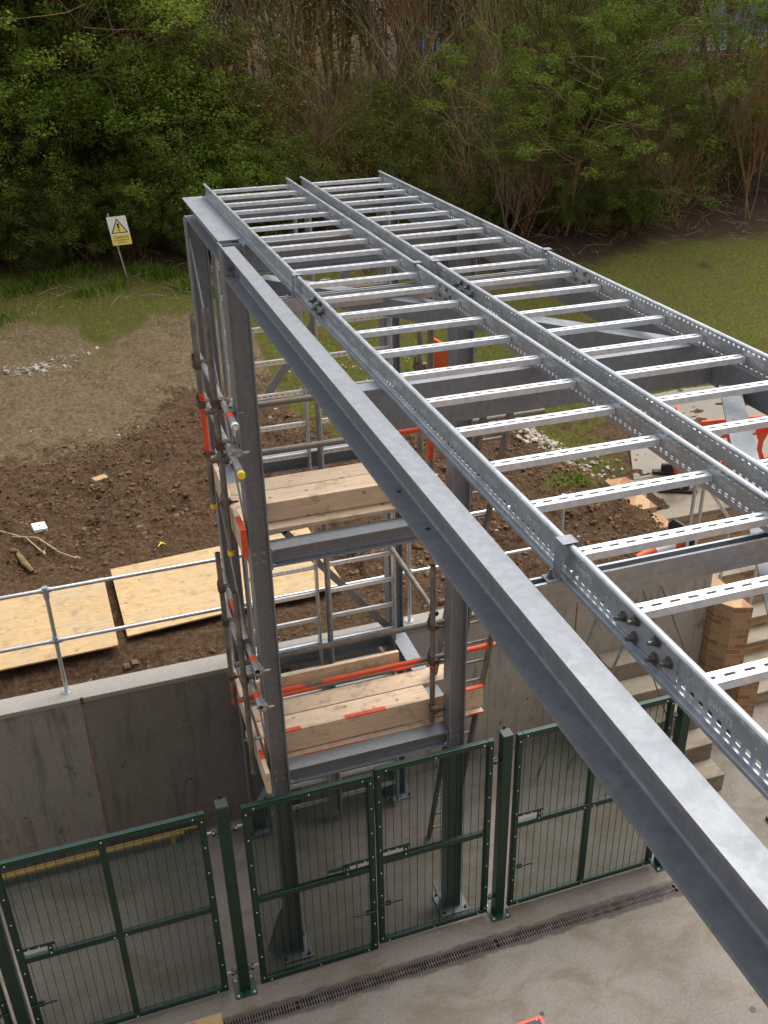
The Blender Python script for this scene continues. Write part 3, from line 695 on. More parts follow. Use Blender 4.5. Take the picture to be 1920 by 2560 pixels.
# ------------------------------------------------------------------ green mesh gates
GZ0, GZ1 = .05, 2.28
def gate(x0, x1, label, mid, latch, drop=0., yy=6.15, name='mesh_gate', y1=None):
    T = thing(name, label, 'gate', (x0, yy, .05 - drop), 'green mesh gates')
    fw, fd = .058, .045; z0, z1 = GZ0 - drop, GZ1 - drop
    y0, y1_ = yy - fd / 2, yy + fd / 2
    b = MB(); b.box(x0, x0 + fw, y0, y1_, z0, z1); b.box(x1 - fw, x1, y0, y1_, z0, z1)
    b.box(x0 + fw, x1 - fw, y0, y1_, z1 - fw, z1 - .001); b.box(x0 + fw, x1 - fw, y0, y1_, z0, z0 + fw)
    zm = (z0 + z1) / 2 - .02
    b.box(x0 + fw, x1 - fw, y0 + .002, y1_ - .002, zm - .03, zm + .03)
    if mid:
        xm = (x0 + x1) / 2; b.box(xm - .028, xm + .028, y0 + .003, y1_ - .003, z0 + fw, zm - .0301); b.box(xm - .028, xm + .028, y0 + .003, y1_ - .003, zm + .0301, z1 - fw - .001)
    b.build('frame', 'green', T, bevel=.004)
    # flat clamp strips round the edge
    b = MB(); s = y0 - .006
    b.box(x0 + .012, x0 + .05, s, y0 - .0005, z0 + .02, z1 - .02); b.box(x1 - .05, x1 - .012, s, y0 - .0005, z0 + .02, z1 - .02)
    b.box(x0 + .051, x1 - .051, s, y0 - .0005, z1 - .05, z1 - .015); b.box(x0 + .051, x1 - .051, s, y0 - .0005, z0 + .015, z0 + .05)
    b.build('clamp_strip', 'green', T)
    # mesh: 76 x 12.7 mm weld mesh
    b = MB(); yw = yy - .008; k = .0029
    cut = None
    if latch: cut = (x1 - fw - .20, x1 - fw, zm + .03, zm + .13) if latch == 'R' else (x0 + fw, x0 + fw + .20, zm + .03, zm + .13)
    z = z0 + fw
    while z < z1 - fw:
        if cut and cut[2] < z < cut[3]:
            if latch == 'R': b.box(x0 + fw, cut[0], yw - k / 2, yw + k / 2, z - k / 2, z + k / 2)
            else: b.box(cut[1], x1 - fw, yw - k / 2, yw + k / 2, z - k / 2, z + k / 2)
        else: b.box(x0 + fw, x1 - fw, yw - k / 2, yw + k / 2, z - k / 2, z + k / 2)
        z += .0127
    x = x0 + fw + .03
    while x < x1 - fw:
        if not (cut and cut[0] - .01 < x < cut[1] + .01): b.box(x - .0016, x + .0016, yw - .006, yw - k / 2, z0 + fw, z1 - fw)
        else: b.box(x - .0016, x + .0016, yw - .006, yw - k / 2, z0 + fw, zm); b.box(x - .0016, x + .0016, yw - .006, yw - k / 2, zm + .14, z1 - fw)
        x += .0762
    b.build('mesh_panel', 'wire', T)
    b = MB(); n = 8
    for i in range(n):
        z = z0 + .08 + (z1 - z0 - .16) * i / (n - 1)
        for x in (x0 + .03, x1 - .03): b.sphere((x, s - .001, z), .008, 0, 6)
    n = max(3, int((x1 - x0) / .42))
    for i in range(n):
        x = x0 + .10 + (x1 - x0 - .20) * i / (n - 1)
        for z in (z0 + .03, z1 - .032): b.sphere((x, s - .001, z), .008, 0, 6)
    if mid:
        for x in (xm - .05, xm + .05): b.sphere((x, y0 - .003, zm - .005), .008, 0, 6)
    b.build('rivet', 'stud', T)
    if latch:
        L = 1 if latch == 'R' else -1; xe = x1 - fw if L > 0 else x0 + fw
        b = MB(); b.box(xe, xe - L * .26, yy - .03, yy - .018, zm + .128, zm + .158); b.box(xe - L * .195, xe - L * .235, yy - .0305, yy - .0185, zm + .02, zm + .127)
        if L > 0: b.box(xe - L * .2, xe - L * .40, yy - .045, yy - .0305, zm + .128, zm + .150); b.tube((xe - L * .13, yy - .036, zm + .14), (xe - L * .13, yy - .036, zm + .07), .006, n=8); b.tube((xe - L * .13, yy - .06, zm + .14), (xe - L * .13, yy - .03, zm + .19), .006, n=8)
        for dx, dz in ((.05, .14), (.13, .14), (.215, .10), (.215, .04)): b.sphere((xe - L * dx, yy - .033, zm + dz), .008, 1, 6)
        b.build('latch', ['green', 'stud'], T)
        b = MB(); zb = z0 + .55; b.tube((xe + L * .05, yy - .035, zb), (xe - L * .17, yy - .035, zb), .009, n=8); b.box(xe - L * .01, xe - L * .06, yy - .035, yy - .02, zb - .03, zb + .03)
        b.build('drop_bolt', 'green', T)
    return T
gate(-1.295, .372, 'green mesh gate at the left, with a middle upright and its bolt at left', True, 'L')
gate(.675, 1.832, 'left leaf of the double green mesh gate, hanging slightly lower', False, 'R', .045)
gate(1.848, 2.975, 'right leaf of the double green mesh gate in front of the gantry', False, 'L', -.01)
gate(3.205, 4.855, 'green mesh gate right of the double gate, partly behind the beam', True, 'L', 0)
gate(-3.1, -1.47, 'green mesh gate at the far left edge, only its bolt side showing', True, 'R', 0)
def post(x, label, hl=True, hr=True, y=6.15, h=2.33):
    T = thing('gate_post', label, 'gate post', (x, y, 0), 'square green gate posts')
    b = MB(); b.box(x - .05, x + .05, y - .05, y + .05, .012, h - .03); b.build('post', 'green', T, bevel=.006)
    b = MB(); b.box(x - .052, x + .052, y - .052, y + .052, h - .0299, h); b.build('post_cap', 'greend', T, bevel=.006)
    b = MB(); b.box(x - .012, x + .012, y + .0505, y + .058, h - .05, h + .03); b.build('tab', 'green', T)
    b = MB(); b.box(x - .10, x + .10, y - .11, y + .11, .001, .0118)
    for sx in (-1, 1):
        for sy in (-1, 1): bolt(b, (x + sx * .075, y + sy * .085, .0118), (0, 0, 1), .008, 1, .008)
    b.build('base_plate', ['green', 'stud'], T, bevel=.003)
    for s, on in ((-1, hl), (1, hr)):
        if not on: continue
        for z in (h - .32, .24):
            b = MB(); b.box(x + s * .0505, x + s * .11, y - .02, y + .02, z, z + .012); b.tube((x + s * .095, y, z - .02), (x + s * .095, y, z + .045), .016, n=10, mi=0)
            b.tube((x + s * .095, y, z + .02), (x + s * .16, y, z + .02), .009, n=8, mi=1); b.tube((x + s * .095, y, z + .004), (x + s * .095, y, z + .036), .02, n=10, mi=1)
            b.build('hinge', ['green', 'stud'], T)
    return T
post(.52, 'square green gate post between the left gate and the double gate')
post(3.10, 'square green gate post between the double gate and the right gate', True, False)
post(4.985, 'square green gate post at the right end of the right gate', True, False)
post(-1.38, 'square green gate post at the left edge of the yard', False, False)

# ------------------------------------------------------------------ access ladders
def ladder(p0, p1, w, label, n):
    T = thing('access_ladder', label, 'ladder', p0, 'access ladders beside the gantry')
    p0, p1 = Vector(p0), Vector(p1); X = Vector((1, 0, 0))
    for k in (0, 1):
        b = MB(); b.bar(p0 + X * w * k, p1 + X * w * k, .062, .026, (0, 1, 0)); b.build('stile', 'tube', T)
    for i in range(n):
        q = p0.lerp(p1, (i + .6) / n); b = MB(); b.tube(q + X * .013, q + X * (w - .013), .013, n=8); b.build('rung', 'tube', T)
ladder((2.80, 7.30, .01), (2.82, 6.36, 3.75), .27, 'lower access ladder leaning from the yard floor to the first scaffold lift', 14)
ladder((2.80, 7.15, 2.36), (2.80, 6.16, 5.55), .22, 'upper access ladder leaning past the second scaffold lift', 12)

# stair prop poles seen behind the beam
T = thing('prop_frame', 'thin steel prop poles leaning on the retaining wall behind the right gate', 'prop', (4.8, 7.6, 0))
for q0, q1 in (((4.90, 7.55, 2.6), (4.35, 7.75, .02)), ((5.24, 7.55, 2.0), (4.75, 7.75, .02)), ((4.55, 7.3, 1.1), (4.62, 7.75, .9))):
    b = MB(); b.tube(q0, q1, .016, n=10); b.build('pole', 'tubegrey', T)

# ------------------------------------------------------------------ plywood on the mud
def sheet(pts, z, label, tilt=0):
    n = len(pts); b = MB(); vs = [(x, y, z + dz) for x, y, dz in pts] + [(x, y, z + .018 + dz) for x, y, dz in pts]
    b.add(vs, [tuple(range(n))[::-1], tuple(range(n, 2 * n))] + [(i, (i + 1) % n, n + (i + 1) % n, n + i) for i in range(n)])
    o = b.build('plywood_sheet', 'ply', loc=(pts[0][0], pts[0][1], z)); return tag(o, label, 'plywood', 'plywood sheets laid on the mud')
sheet([(-2.55, 8.92, 0), (-.085, 8.98, 0), (-.13, 10.44, 0), (-2.6, 10.30, 0)], 2.135, 'plywood sheet lying on the mud at the left, left of the dark gap')
sheet([(.02, 9.11, 0), (2.50, 9.28, .02), (2.44, 10.72, .03), (-.04, 10.60, 0)], 2.135, 'plywood sheet lying on the mud beside the gantry, right of the dark gap')

# ------------------------------------------------------------------ ground
def hgt(Y):
    t = max(0, min(Y, 30) - 14); return 2.08 + .25 * t * t / (t + 3) + .06 * max(0, Y - 52)
def sstep(a, b, x):
    t = min(1, max(0, (x - a) / (b - a))); return t * t * (3 - 2 * t)
def gz(x, y):
    z = hgt(y)
    p = Vector((x, y, 0))
    cl = (1 - sstep(13.2, 15.5, y + .7 * noise.noise(p * .5) - 1.6 * math.exp(-((x - 1.9) / 1.1) ** 4))) 
    near = sstep(10.6, 11.6, y) if x < 2.8 else sstep(8.6, 10.0, y)
    a = .03 + .12 * cl * (.25 + .75 * near)
    n = noise.fractal(p * 1.9, .9, 2.1, 5); n2 = noise.fractal(p * 6.5 + Vector((5, 3, 1)), .8, 2.1, 4)
    z += a * (.55 * n + .33 * n2) - .03 * (1 - near)
    if cl > .1: z += .07 * cl * near * max(0, noise.noise(p * .9 + Vector((9, 2, 4))) + .1) * 2
    # mound of dug clay beside the gantry
    z += .28 * math.exp(-((x - 1.4) / 1.1) ** 2 - ((y - 13.7) / 1.6) ** 2)
    z += .22 * math.exp(-((x - 6.0) / 1.3) ** 2 - ((y - 9.9) / .8) ** 2)
    z -= .10 * math.exp(-((x + .8) / 1.3) ** 2 - ((y - 8.72) / .22) ** 2) + .05 * math.exp(-((y - 8.75) / .15) ** 2)
    if 13 < y < 20 and x < 5:
        dm = (1 - cl) * sstep(20, 18.5, y)
        z += dm * (.030 * noise.fractal(Vector((x * 1.2, y * 3.0, 7)), .8, 2.1, 4) + .022 * noise.fractal(p * 8, .8, 2.1, 3))
        vv = noise.voronoi(Vector((x * 7, y * 9, 5)))[0]; z += dm * .02 * min(.5, vv[1] - vv[0])
    # tyre ridges in the dry mud
    if 14.5 < y < 18.5 and -2 < x < 4:
        q = x * .55 + (y - 16) * .35
        for c in (.35, .95, 1.7):
            d = abs(q - c)
            if d < .19: z += .045 * math.sin(y * 17 + x * 7 + 2 * noise.noise(p * 2)) * (1 - d / .19) * (.6 + .4 * noise.noise(p * 3)) - .05 * (1 - d / .19)
    if y > 26: z += .6 * noise.noise(p * .15)
    if x > 9.0: pass
    z -= .47 * sstep(6.3, 7.3, x) * sstep(19.0, 14.0, y)
    if cl > .05 and y > 8.7:
        d = noise.voronoi(Vector((x * 9, y * 9, 0)))[0]; d3 = noise.voronoi(Vector((x * 21, y * 21, 3)))[0]
        z += cl * (.30 + .7 * near) * (.045 * min(.55, d[1] - d[0]) * (.4 + 1.3 * max(0, noise.noise(p * 1.3) + .25)) + .022 * min(.6, d3[1] - d3[0]))
    return z
xs = []; x = -60
while x < 75:
    xs.append(x); x += .028 if -2.0 < x < 6.9 else .065 if -2.5 < x < 9.5 else (.12 if -4 < x < 17 else (.5 if -12 < x < 30 else 4))
ys = []; y = 8.49
while y < 95:
    ys.append(y); y += .026 if y < 12.5 else (.04 if y < 14.5 else (.05 if y < 18.6 else (.16 if y < 24 else (.5 if y < 34 else 5))))
vs = []; cols_ = []
for y in ys:
    for x in xs:
        z = gz(x, y)
        vs.append((x, y, z)); p = Vector((x, y, 0)); w1 = noise.fractal(p * .7, 1, 2, 4) * .9; w2 = noise.fractal(p * 2.3, 1, 2, 3) * .5
        dry = sstep(13.6, 15.2, y + w1 - 1.5 * math.exp(-((x - 2.0) / 1.1) ** 4) - sstep(2.4, 3.6, x))
        if x > 2.8: dry *= .75
        gl = sstep(17.8, 19.3, y + w1 * 1.6 + w2) if x < 3.2 else sstep(13.2, 14.6, y + w1 + w2)
        gl = max(gl, .9 * math.exp(-((x - 6.3) / .7) ** 2 - ((y - 10.7) / .35) ** 2), .95 * math.exp(-((x - 7.2) / .8) ** 2 - ((y - 12.6) / 1.4) ** 2))
        if x < 3.2: gl *= .86
        lt = sstep(20.3, 21.6, y + w1 * .8 + .05 * x)
        if x > 6: lt = max(lt, sstep(18.2, 20.2, y + w1))
        cols_.append((dry, gl, lt, 1))
nx = len(xs); fs = []
for j in range(len(ys) - 1):
    for i in range(nx - 1):
        if xs[i] > 6.80 and ys[j + 1] < 11.45 and (xs[i] > 7.6 or ys[j + 1] < 10.4): continue
        fs.append((j * nx + i, j * nx + i + 1, (j + 1) * nx + i + 1, (j + 1) * nx + i))
me = bpy.data.meshes.new('ground'); me.from_pydata(vs, [], fs); me.materials.append(M['ground'])
ca = me.color_attributes.new('zone', 'FLOAT_COLOR', 'POINT'); ca.data.foreach_set('color', [c for q in cols_ for c in q])
me.polygons.foreach_set('use_smooth', [True] * len(me.polygons)); me.update()
o = bpy.data.objects.new('ground', me); COL.objects.link(o); tag_struct(o)
# path slab behind the stairs
b = MB(); polyprism(b, [(7.62, 11.35), (15.5, 11.35), (15.5, 13.2), (10.80, 13.22), (11.13, 13.70), (11.11, 14.27), (10.38, 14.32), (9.5, 14.25), (8.24, 12.5)], 1.3, 1.672)
tag_struct(b.build('path', 'cpath', loc=(9, 12.5, 2)))

# stones and clods (uncountable)
def scatter_blob(b, x, y, r, mi=0, sink=.3):
    z = gz(x, y); base = len(b.v); n0 = len(b.sm); b.sphere((0, 0, 0), r, mi, 4, rnd.uniform(.5, .8)); a = rnd.uniform(0, 6.28); ca_, sa_ = math.cos(a), math.sin(a)
    for i in range(base, len(b.v)):
        v = b.v[i]; q = rnd.uniform(.65, 1.3); u, w_ = v[0] * q * 1.3, v[1] * q
        b.v[i] = (u * ca_ - w_ * sa_ + x, u * sa_ + w_ * ca_ + y, v[2] * q + z + r * (1 - sink) * .4)
    for k in range(n0, len(b.sm)): b.sm[k] = False
b = MB()
for i in range(1500):
    if i < 620: x = rnd.gauss(6.62, .28); y = rnd.gauss(12.9, .42) + (6.6 - x) * .6; r = min(.06, .012 + rnd.expovariate(1 / .013))
    elif i < 820: x = rnd.gauss(-.7, .5); y = 17.6 + .12 * math.sin(x * 3) + rnd.gauss(0, .12) + x * .25; r = .008 + rnd.expovariate(1 / .010)
    elif i < 950: x = rnd.gauss(7.1, .35); y = rnd.gauss(11.9, .35); r = rnd.uniform(.015, .04); 
    elif i < 1100: x = rnd.gauss(4.9, 1.1); y = rnd.uniform(14, 16.5); r = rnd.uniform(.012, .03)
    else: x = rnd.uniform(-2.5, 8); y = rnd.uniform(8.8, 20) if rnd.random() < .6 else rnd.uniform(14.5, 17.5); r = min(.03, .005 + rnd.expovariate(1 / .006))
    if x > 6.7 and y < 11.4: continue
    scatter_blob(b, x, y, r)
tag(b.build('gravel', 'stone'), 'pale limestone stones scattered and heaped on the clay and grass', 'gravel', None, 'stuff')
b = MB()
for i in range(15000):
    x = rnd.uniform(-2.4, 7.0); y = rnd.uniform(8.6, 14.6); r = min(.055, .006 + rnd.expovariate(1 / .0085))
    if noise.noise(Vector((x, y, 3)) * .9) < -.1 and rnd.random() < .75: continue
    if 8.85 < y < 10.8 and x < 2.6: continue
    scatter_blob(b, x, y, r, 0, .5)
tag(b.build('soil_clods', 'clod'), 'brown clods of dug clay covering the ground behind the wall', 'soil', None, 'stuff')
def on(x, y, dz=0): return (x, y, gz(x, y) + dz)
# grass blades
b = MB(); tints = []
def blade(x, y, h, w, lean=.5):
    z = gz(x, y) - .01; a = rnd.uniform(0, 6.28); dx, dy = math.cos(a), math.sin(a); l = rnd.uniform(.1, lean) * h
    px, py = -dy * w, dx * w
    b.add([(x - px, y - py, z), (x + px, y + py, z), (x + dx * l * .4 + px * .7, y + dy * l * .4 + py * .7, z + h * .6), (x + dx * l * .4 - px * .7, y + dy * l * .4 - py * .7, z + h * .6), (x + dx * l, y + dy * l, z + h)], [(0, 1, 2, 3), (3, 2, 4)])
    t = rnd.random(); tints.extend([t, t])
for i in range(26000):
    if i < 9000: x = rnd.uniform(-2, 4.5); y = rnd.uniform(18.1, 21.5)
    else: x = rnd.uniform(4, 16); y = rnd.uniform(13.6, 19.5)
    if noise.noise(Vector((x, y, 0)) * 1.1) < -.22 + (.1 if i < 9000 else -.1): continue
    blade(x, y, rnd.uniform(.02, .06), .004)
for cx, cy, n, h in ((.34, 19.9, 160, .22), (2.4, 19.7, 200, .25), (2.75, 19.4, 160, .24), (-.9, 20.3, 220, .25), (1.0, 20.1, 140, .2), (-1.2, 19.2, 120, .2), (1.6, 20.6, 260, .2), (2.0, 20.3, 300, .22), (6.3, 10.75, 300, .09), (6.2, 10.5, 200, .08), (6.9, 12.3, 160, .07), (-.3, 20.6, 300, .25), (.4, 20.8, 260, .25)):
    for _ in range(n): blade(cx + rnd.gauss(0, .17), cy + rnd.gauss(0, .14), h * rnd.uniform(.4, 1), .009, 1.2)
o = b.build('grass', 'grassblade'); ca = o.data.color_attributes.new('tint', 'FLOAT_COLOR', 'CORNER')
cc = []
for p, t in zip(o.data.polygons, tints): cc += [t, t, t, 1] * len(p.vertices)
ca.data.foreach_set('color', cc); tag(o, 'short rough grass and weed tufts on the bank and lawn', 'grass', None, 'stuff')

# ------------------------------------------------------------------ small things on the mud
b = MB(); x, y, z = on(-.82, 11.86, .0); T = b
T.box(-.085, .085, -.085, .085, 0, .05); T.tube((0, 0, .0501), (0, 0, .052), .014, n=10, mi=1)
o = T.build('square_block', ['white', 'black'], bevel=.006); o.location = (x, y, z + .03); o.rotation_euler = (R(6), R(5), R(12)); tag(o, 'small white square block with a central hole lying on the clay', 'block')
for k, (pts, lab) in enumerate(((((-1.6, 12.45), (-1.33, 12.18), (-.98, 11.62), (-.80, 11.28)), 'pale thin rod with a crumbled end lying on the clay at the left'), (((-1.15, 11.75), (-.85, 11.55), (-.60, 11.2), (-.42, 11.08)), 'second pale rod lying on the clay crossing the first rod'))):
    b = MB(); b.path([on(x, y, .05) for x, y in pts], [.012, .011, .010, .009], 6); e = on(*pts[-1], .05)
    for _ in range(7): b.sphere((e[0] + rnd.gauss(0, .025), e[1] + rnd.gauss(0, .02), e[2]), .014, 0, 5)
    tag(b.build('fibre_rod', 'stick', loc=on(*pts[0])), lab, 'rod')
b = MB(); b.path([on(-1.12, 11.5, .03), on(-1.03, 11.2, .05), on(-.93, 10.92, .03)], [.03, .045, .025], 5); tag(b.build('wood_scrap', 'bark', loc=on(-1.1, 11.4)), 'short brown split piece of wood lying on the clay', 'wood')
b = MB(); b.box(-.11, .11, -.05, .05, -.03, .035); o = b.build('broken_brick', 'brick', bevel=.006); o.location = on(.02, 13.05, .03); o.rotation_euler = (.2, .1, .6); tag(o, 'orange brick piece lying on the brown clay left of the scaffold', 'brick')
b = MB(); b.path([on(.57, 10.97, .02), on(.62, 11.01, .03), on(.67, 11.03, .02)], [.006, .012, .006], 6); tag(b.build('yellow_scrap', 'yellow', loc=on(.6, 11)), 'small yellow plastic scrap at the edge of the plywood', 'scrap')

# caution sign
T = thing('caution_sign', 'leaning white and yellow caution sign on a grey post in front of the bushes', 'sign', on(1.25, 20.4))
gx, gy, gzv = on(1.25, 20.4)
b = MB(); b.bar((gx, gy + .02, gzv - .1), (1.03, gy - .02, 4.46), .05, .03, (0, 1, 0)); b.build('post', 'zincdull', T)
c0 = Vector((1.205, 20.33, 4.125)); rt = Vector((.998, 0, .03)).normalized(); a = R(-9.5)
rt = Vector((math.cos(R(1.5)), 0, math.sin(R(1.5)))); up = Vector((-math.sin(R(9)), 0, math.cos(R(9)))); up = (up - rt * up.dot(rt) * .35).normalized(); nn = Vector((0, -1, 0))
def pl(b, pts, d, mi=0, t=.001):
    n = len(pts); f = [c0 + rt * x + up * y + nn * d for x, y in pts]; bk = [p - nn * t for p in f]
    b.add(f + bk, [tuple(range(n)), tuple(range(n, 2 * n))[::-1]] + [(i, n + i, n + (i + 1) % n, (i + 1) % n) for i in range(n)], mi)
b = MB(); pl(b, [(-.187, -.27), (-.18, -.28), (.18, -.28), (.187, -.27), (.187, .27), (.18, .28), (-.18, .28), (-.187, .27)], .004, 0, .006); b.build('board', 'white', T)
b = MB(); pl(b, [(-.184, -.277), (.184, -.277), (.184, -.075), (-.184, -.075)], .0055); b.build('lower_panel', 'cream', T)
b = MB(); pl(b, [(-.165, -.048), (.165, -.048), (0, .245)], .0055, 0); pl(b, [(-.132, -.030), (.132, -.030), (0, .205)], .0070, 1)
pl(b, [(-.014, .04), (.014, .04), (.024, .13), (.012, .145), (-.012, .145), (-.024, .13)], .0085, 0); pl(b, [(.018 * math.cos(i * .785), .008 + .018 * math.sin(i * .785)) for i in range(8)], .0085, 0)
b.build('warning_triangle', ['signblack', 'cream'], T)
b = MB()
for txt, sz, y in (('Caution', .088, -.118), ('Underground', .052, -.178), ('services', .052, -.228)):
    g = text_geo(txt, sz, .0008); add_text(b, g, c0 + up * y + nn * .0068, rt, up, 0)
b.build('lettering', 'signblack', T)
# small utility sign
T = thing('marker_sign', 'small square navy sign with white border and V mark on a short post', 'sign', on(4.85, 18.48))
c0 = Vector((4.853, 18.46, 3.17)); rt = Vector((1, 0, 0)); up = Vector((0, 0, 1))
b = MB(); b.bar(on(4.85, 18.5, -.1), (4.85, 18.5, 3.25), .05, .04, (0, 1, 0)); b.build('post', 'zincdull', T)
b = MB(); pl(b, [(-.09, -.11), (.09, -.11), (.09, .075), (-.09, .075)], .004, 0, .012); b.build('board', 'white', T)
b = MB(); pl(b, [(-.075, -.095), (.075, -.095), (.075, .06), (-.075, .06)], .0055); b.build('face', 'navy', T)
b = MB(); pl(b, [(-.06, .04), (-.03, -.07), (.0, -.07), (-.035, .04)], .007); pl(b, [(.06, .04), (.03, -.07), (.005, -.07), (.037, .04)], .0072); pl(b, [(-.018, .015), (.018, .015), (.018, .042), (-.018, .042)], .0074); b.build('mark', 'white', T)

# road cones
def cone(name, loc, rot, label, hgt_=.72, group=None):
    T = thing(name, label, 'traffic cone', (0, 0, 0), group)
    n = 20
    def seg(b, z0, z1, r0, r1, mi): b.tube((0, 0, z0), (0, 0, z1), r0, r1, n=n, mi=mi, caps=False)
    b = MB(); rr = lambda z: .150 - .120 * z / hgt_
    seg(b, .035, .20, rr(.035), rr(.20), 0); seg(b, .20, .46, rr(.20) + .002, rr(.46) + .002, 1); seg(b, .46, hgt_, rr(.46), rr(hgt_), 0); b.tube((0, 0, hgt_ - .002), (0, 0, hgt_), .03, n=n)
    b.build('body', ['borange', 'bwhite'], T)
    b = MB(); polyprism(b, [(-.22, -.13), (-.13, -.22), (.13, -.22), (.22, -.13), (.22, .13), (.13, .22), (-.13, .22), (-.22, .13)], 0, .04); b.build('base', 'black', T, bevel=.008)
    T.location = loc; T.rotation_euler = rot; return T
cx, cy, cz = 6.62, 8.98, gz(6.6, 9.0)
cone('traffic_cone', (6.74, 8.86, cz + .17), (R(-95), R(0), R(99)), 'orange and white traffic cone lying on its side on the clay behind the wall')

# chapter 8 barriers
def barrier(loc, rz, label, L=2.0):
    T = thing('plastic_barrier', label, 'barrier', (0, 0, 0), 'orange plastic barriers')
    b = MB(); h = 1.0
    b.box(-L / 2, L / 2, -.02, .02, .93, 1.0); b.box(-L / 2, L / 2, -.018, .018, .70, .929)
    b.box(-L / 2, L / 2, -.02, .02, .17, .32)
    for i in range(5):
        x = -L / 2 + .06 + (L - .12) * i / 4; polyprism_y(b, [(x - .09, .70), (x - .035, .58), (x - .035, .44), (x - .09, .32), (x + .09, .32), (x + .035, .44), (x + .035, .58), (x + .09, .70)], -.017, .017)
    b.build('panel', 'borange', T, bevel=.006)
    for s in (-1, 1):
        f = s * .0185; n = 7
        for i in range(n):
            x0 = -L / 2 + .08 + (L - .16) * i / n; w = (L - .16) / n
            c = MB(); c.add([(x0, f, .735), (x0 + w, f, .735), (x0 + w + .03, f, .90), (x0 + .03, f, .90)], [(0, 1, 2, 3) if s < 0 else (3, 2, 1, 0)]); c.build('reflective_strip', 'red' if i % 2 else 'bwhite', T)
    for x in (-L / 2 + .25, L / 2 - .25):
        c = MB(); c.box(x - .05, x + .05, -.28, .28, 0, .05); c.box(x - .03, x + .03, -.16, .16, .05, .16); c.build('foot', 'black', T, bevel=.01)
    T.location = loc; T.rotation_euler = (0, 0, rz); return T
def polyprism_y(b, pts, y0, y1):
    n = len(pts); vs = [(x, y0, z) for x, z in pts] + [(x, y1, z) for x, z in pts]
    b.add(vs, [tuple(range(n)), tuple(range(n, 2 * n))[::-1]] + [(i, n + i, n + (i + 1) % n, (i + 1) % n) for i in range(n)])
barrier((9.35, 10.80, 1.672), R(-8), 'orange barrier with red and white stripes standing on the stair landing at the right', 2.0)
barrier((8.12, 11.05, 1.675), R(65), 'orange barrier with its black rubber foot standing at the left end of the landing', 1.1)
b = MB(); b.box(-.022, .022, -.42, .42, .10, .62); b.box(-.03, .03, -.43, .43, .621, .66); T = thing('plastic_barrier', 'plain red orange barrier panel standing on the grass seen behind the gantry uprights', 'barrier', (0, 0, 0), 'orange plastic barriers')
p = b.build('panel', 'borange', T, bevel=.006); c = MB(); c.box(-.16, .16, -.32, -.24, 0, .08); c.box(-.16, .16, .24, .32, 0, .08); c.build('foot', 'black', T, bevel=.01)
T.location = (6.0, 15.2, gz(6.0, 15.2) + .02); T.rotation_euler = (0, 0, R(8))
# sand bag / dark stand legs near barrier
# ------------------------------------------------------------------ far building glimpsed through the trees
T = thing('warehouse', 'blue and pale clad warehouse glimpsed through the tree tops at the right', 'building', (20, 46, 5))
b = MB(); b.box(25.5, 60, 43, 50, 4, 9.4); b.build('wall', 'greysheet', T)
for x0, x1, z0, z1 in ((28.5, 60, 6.3, 7.3), (33, 60, 8.2, 9.2)):
    b = MB(); b.box(x0, x1, 42.9, 42.99, z0, z1); b.build('cladding_band', 'bluesheet', T)
b = MB(); b.box(25.3, 60.2, 42.7, 50, 9.41, 9.7); b.build('roof', 'navy', T)
T = thing('storage_container', 'small blue container glimpsed between the bare tree tops at the centre', 'container', (17, 42, 5.3))
b = MB(); b.box(16.4, 17.9, 42, 47, 5.2, 8.3); b.build('body', 'bluesheet', T); b = MB(); b.box(16.35, 17.95, 41.95, 47.05, 8.301, 8.4); b.build('roof', 'navy', T)

# ------------------------------------------------------------------ vegetation
def leaf_mesh(name, clumps, n, size, mat, flat=.6, rs=1):
    r = random.Random(rs); vs = []; fs = []; tint = []
    tot = sum(c[1] ** 2 for c in clumps)
    for (cx, cy, cz), cr, ct in clumps:
        k = int(n * cr ** 2 / tot)
        for _ in range(k):
            while True:
                a, b_, c = r.uniform(-1, 1), r.uniform(-1, 1), r.uniform(-1, 1)
                if a * a + b_ * b_ + c * c < 1: break
            p = Vector((cx + a * cr, cy + b_ * cr, cz + c * cr * flat))
            s = size * r.uniform(.6, 1.25); ax = Vector((r.gauss(0, 1), r.gauss(0, 1), r.gauss(0, .5))).normalized()
            nrm = Vector((r.gauss(0, .8), r.gauss(0, .8), 1)).normalized(); sd = ax.cross(nrm).normalized()
            o = len(vs); vs += [p - ax * s * .5, p + sd * s * .28 + nrm * s * .05, p + ax * s * .5, p - sd * s * .28 + nrm * s * .05]; fs.append((o, o + 1, o + 2, o + 3))
            t = min(1, max(0, ct + r.gauss(0, .18))); tint += [t, t, t, 1] * 4
    me = bpy.data.meshes.new(name); me.from_pydata([tuple(v) for v in vs], [], fs); me.materials.append(M[mat])
    ca = me.color_attributes.new('tint', 'FLOAT_COLOR', 'CORNER'); ca.data.foreach_set('color', tint); return me
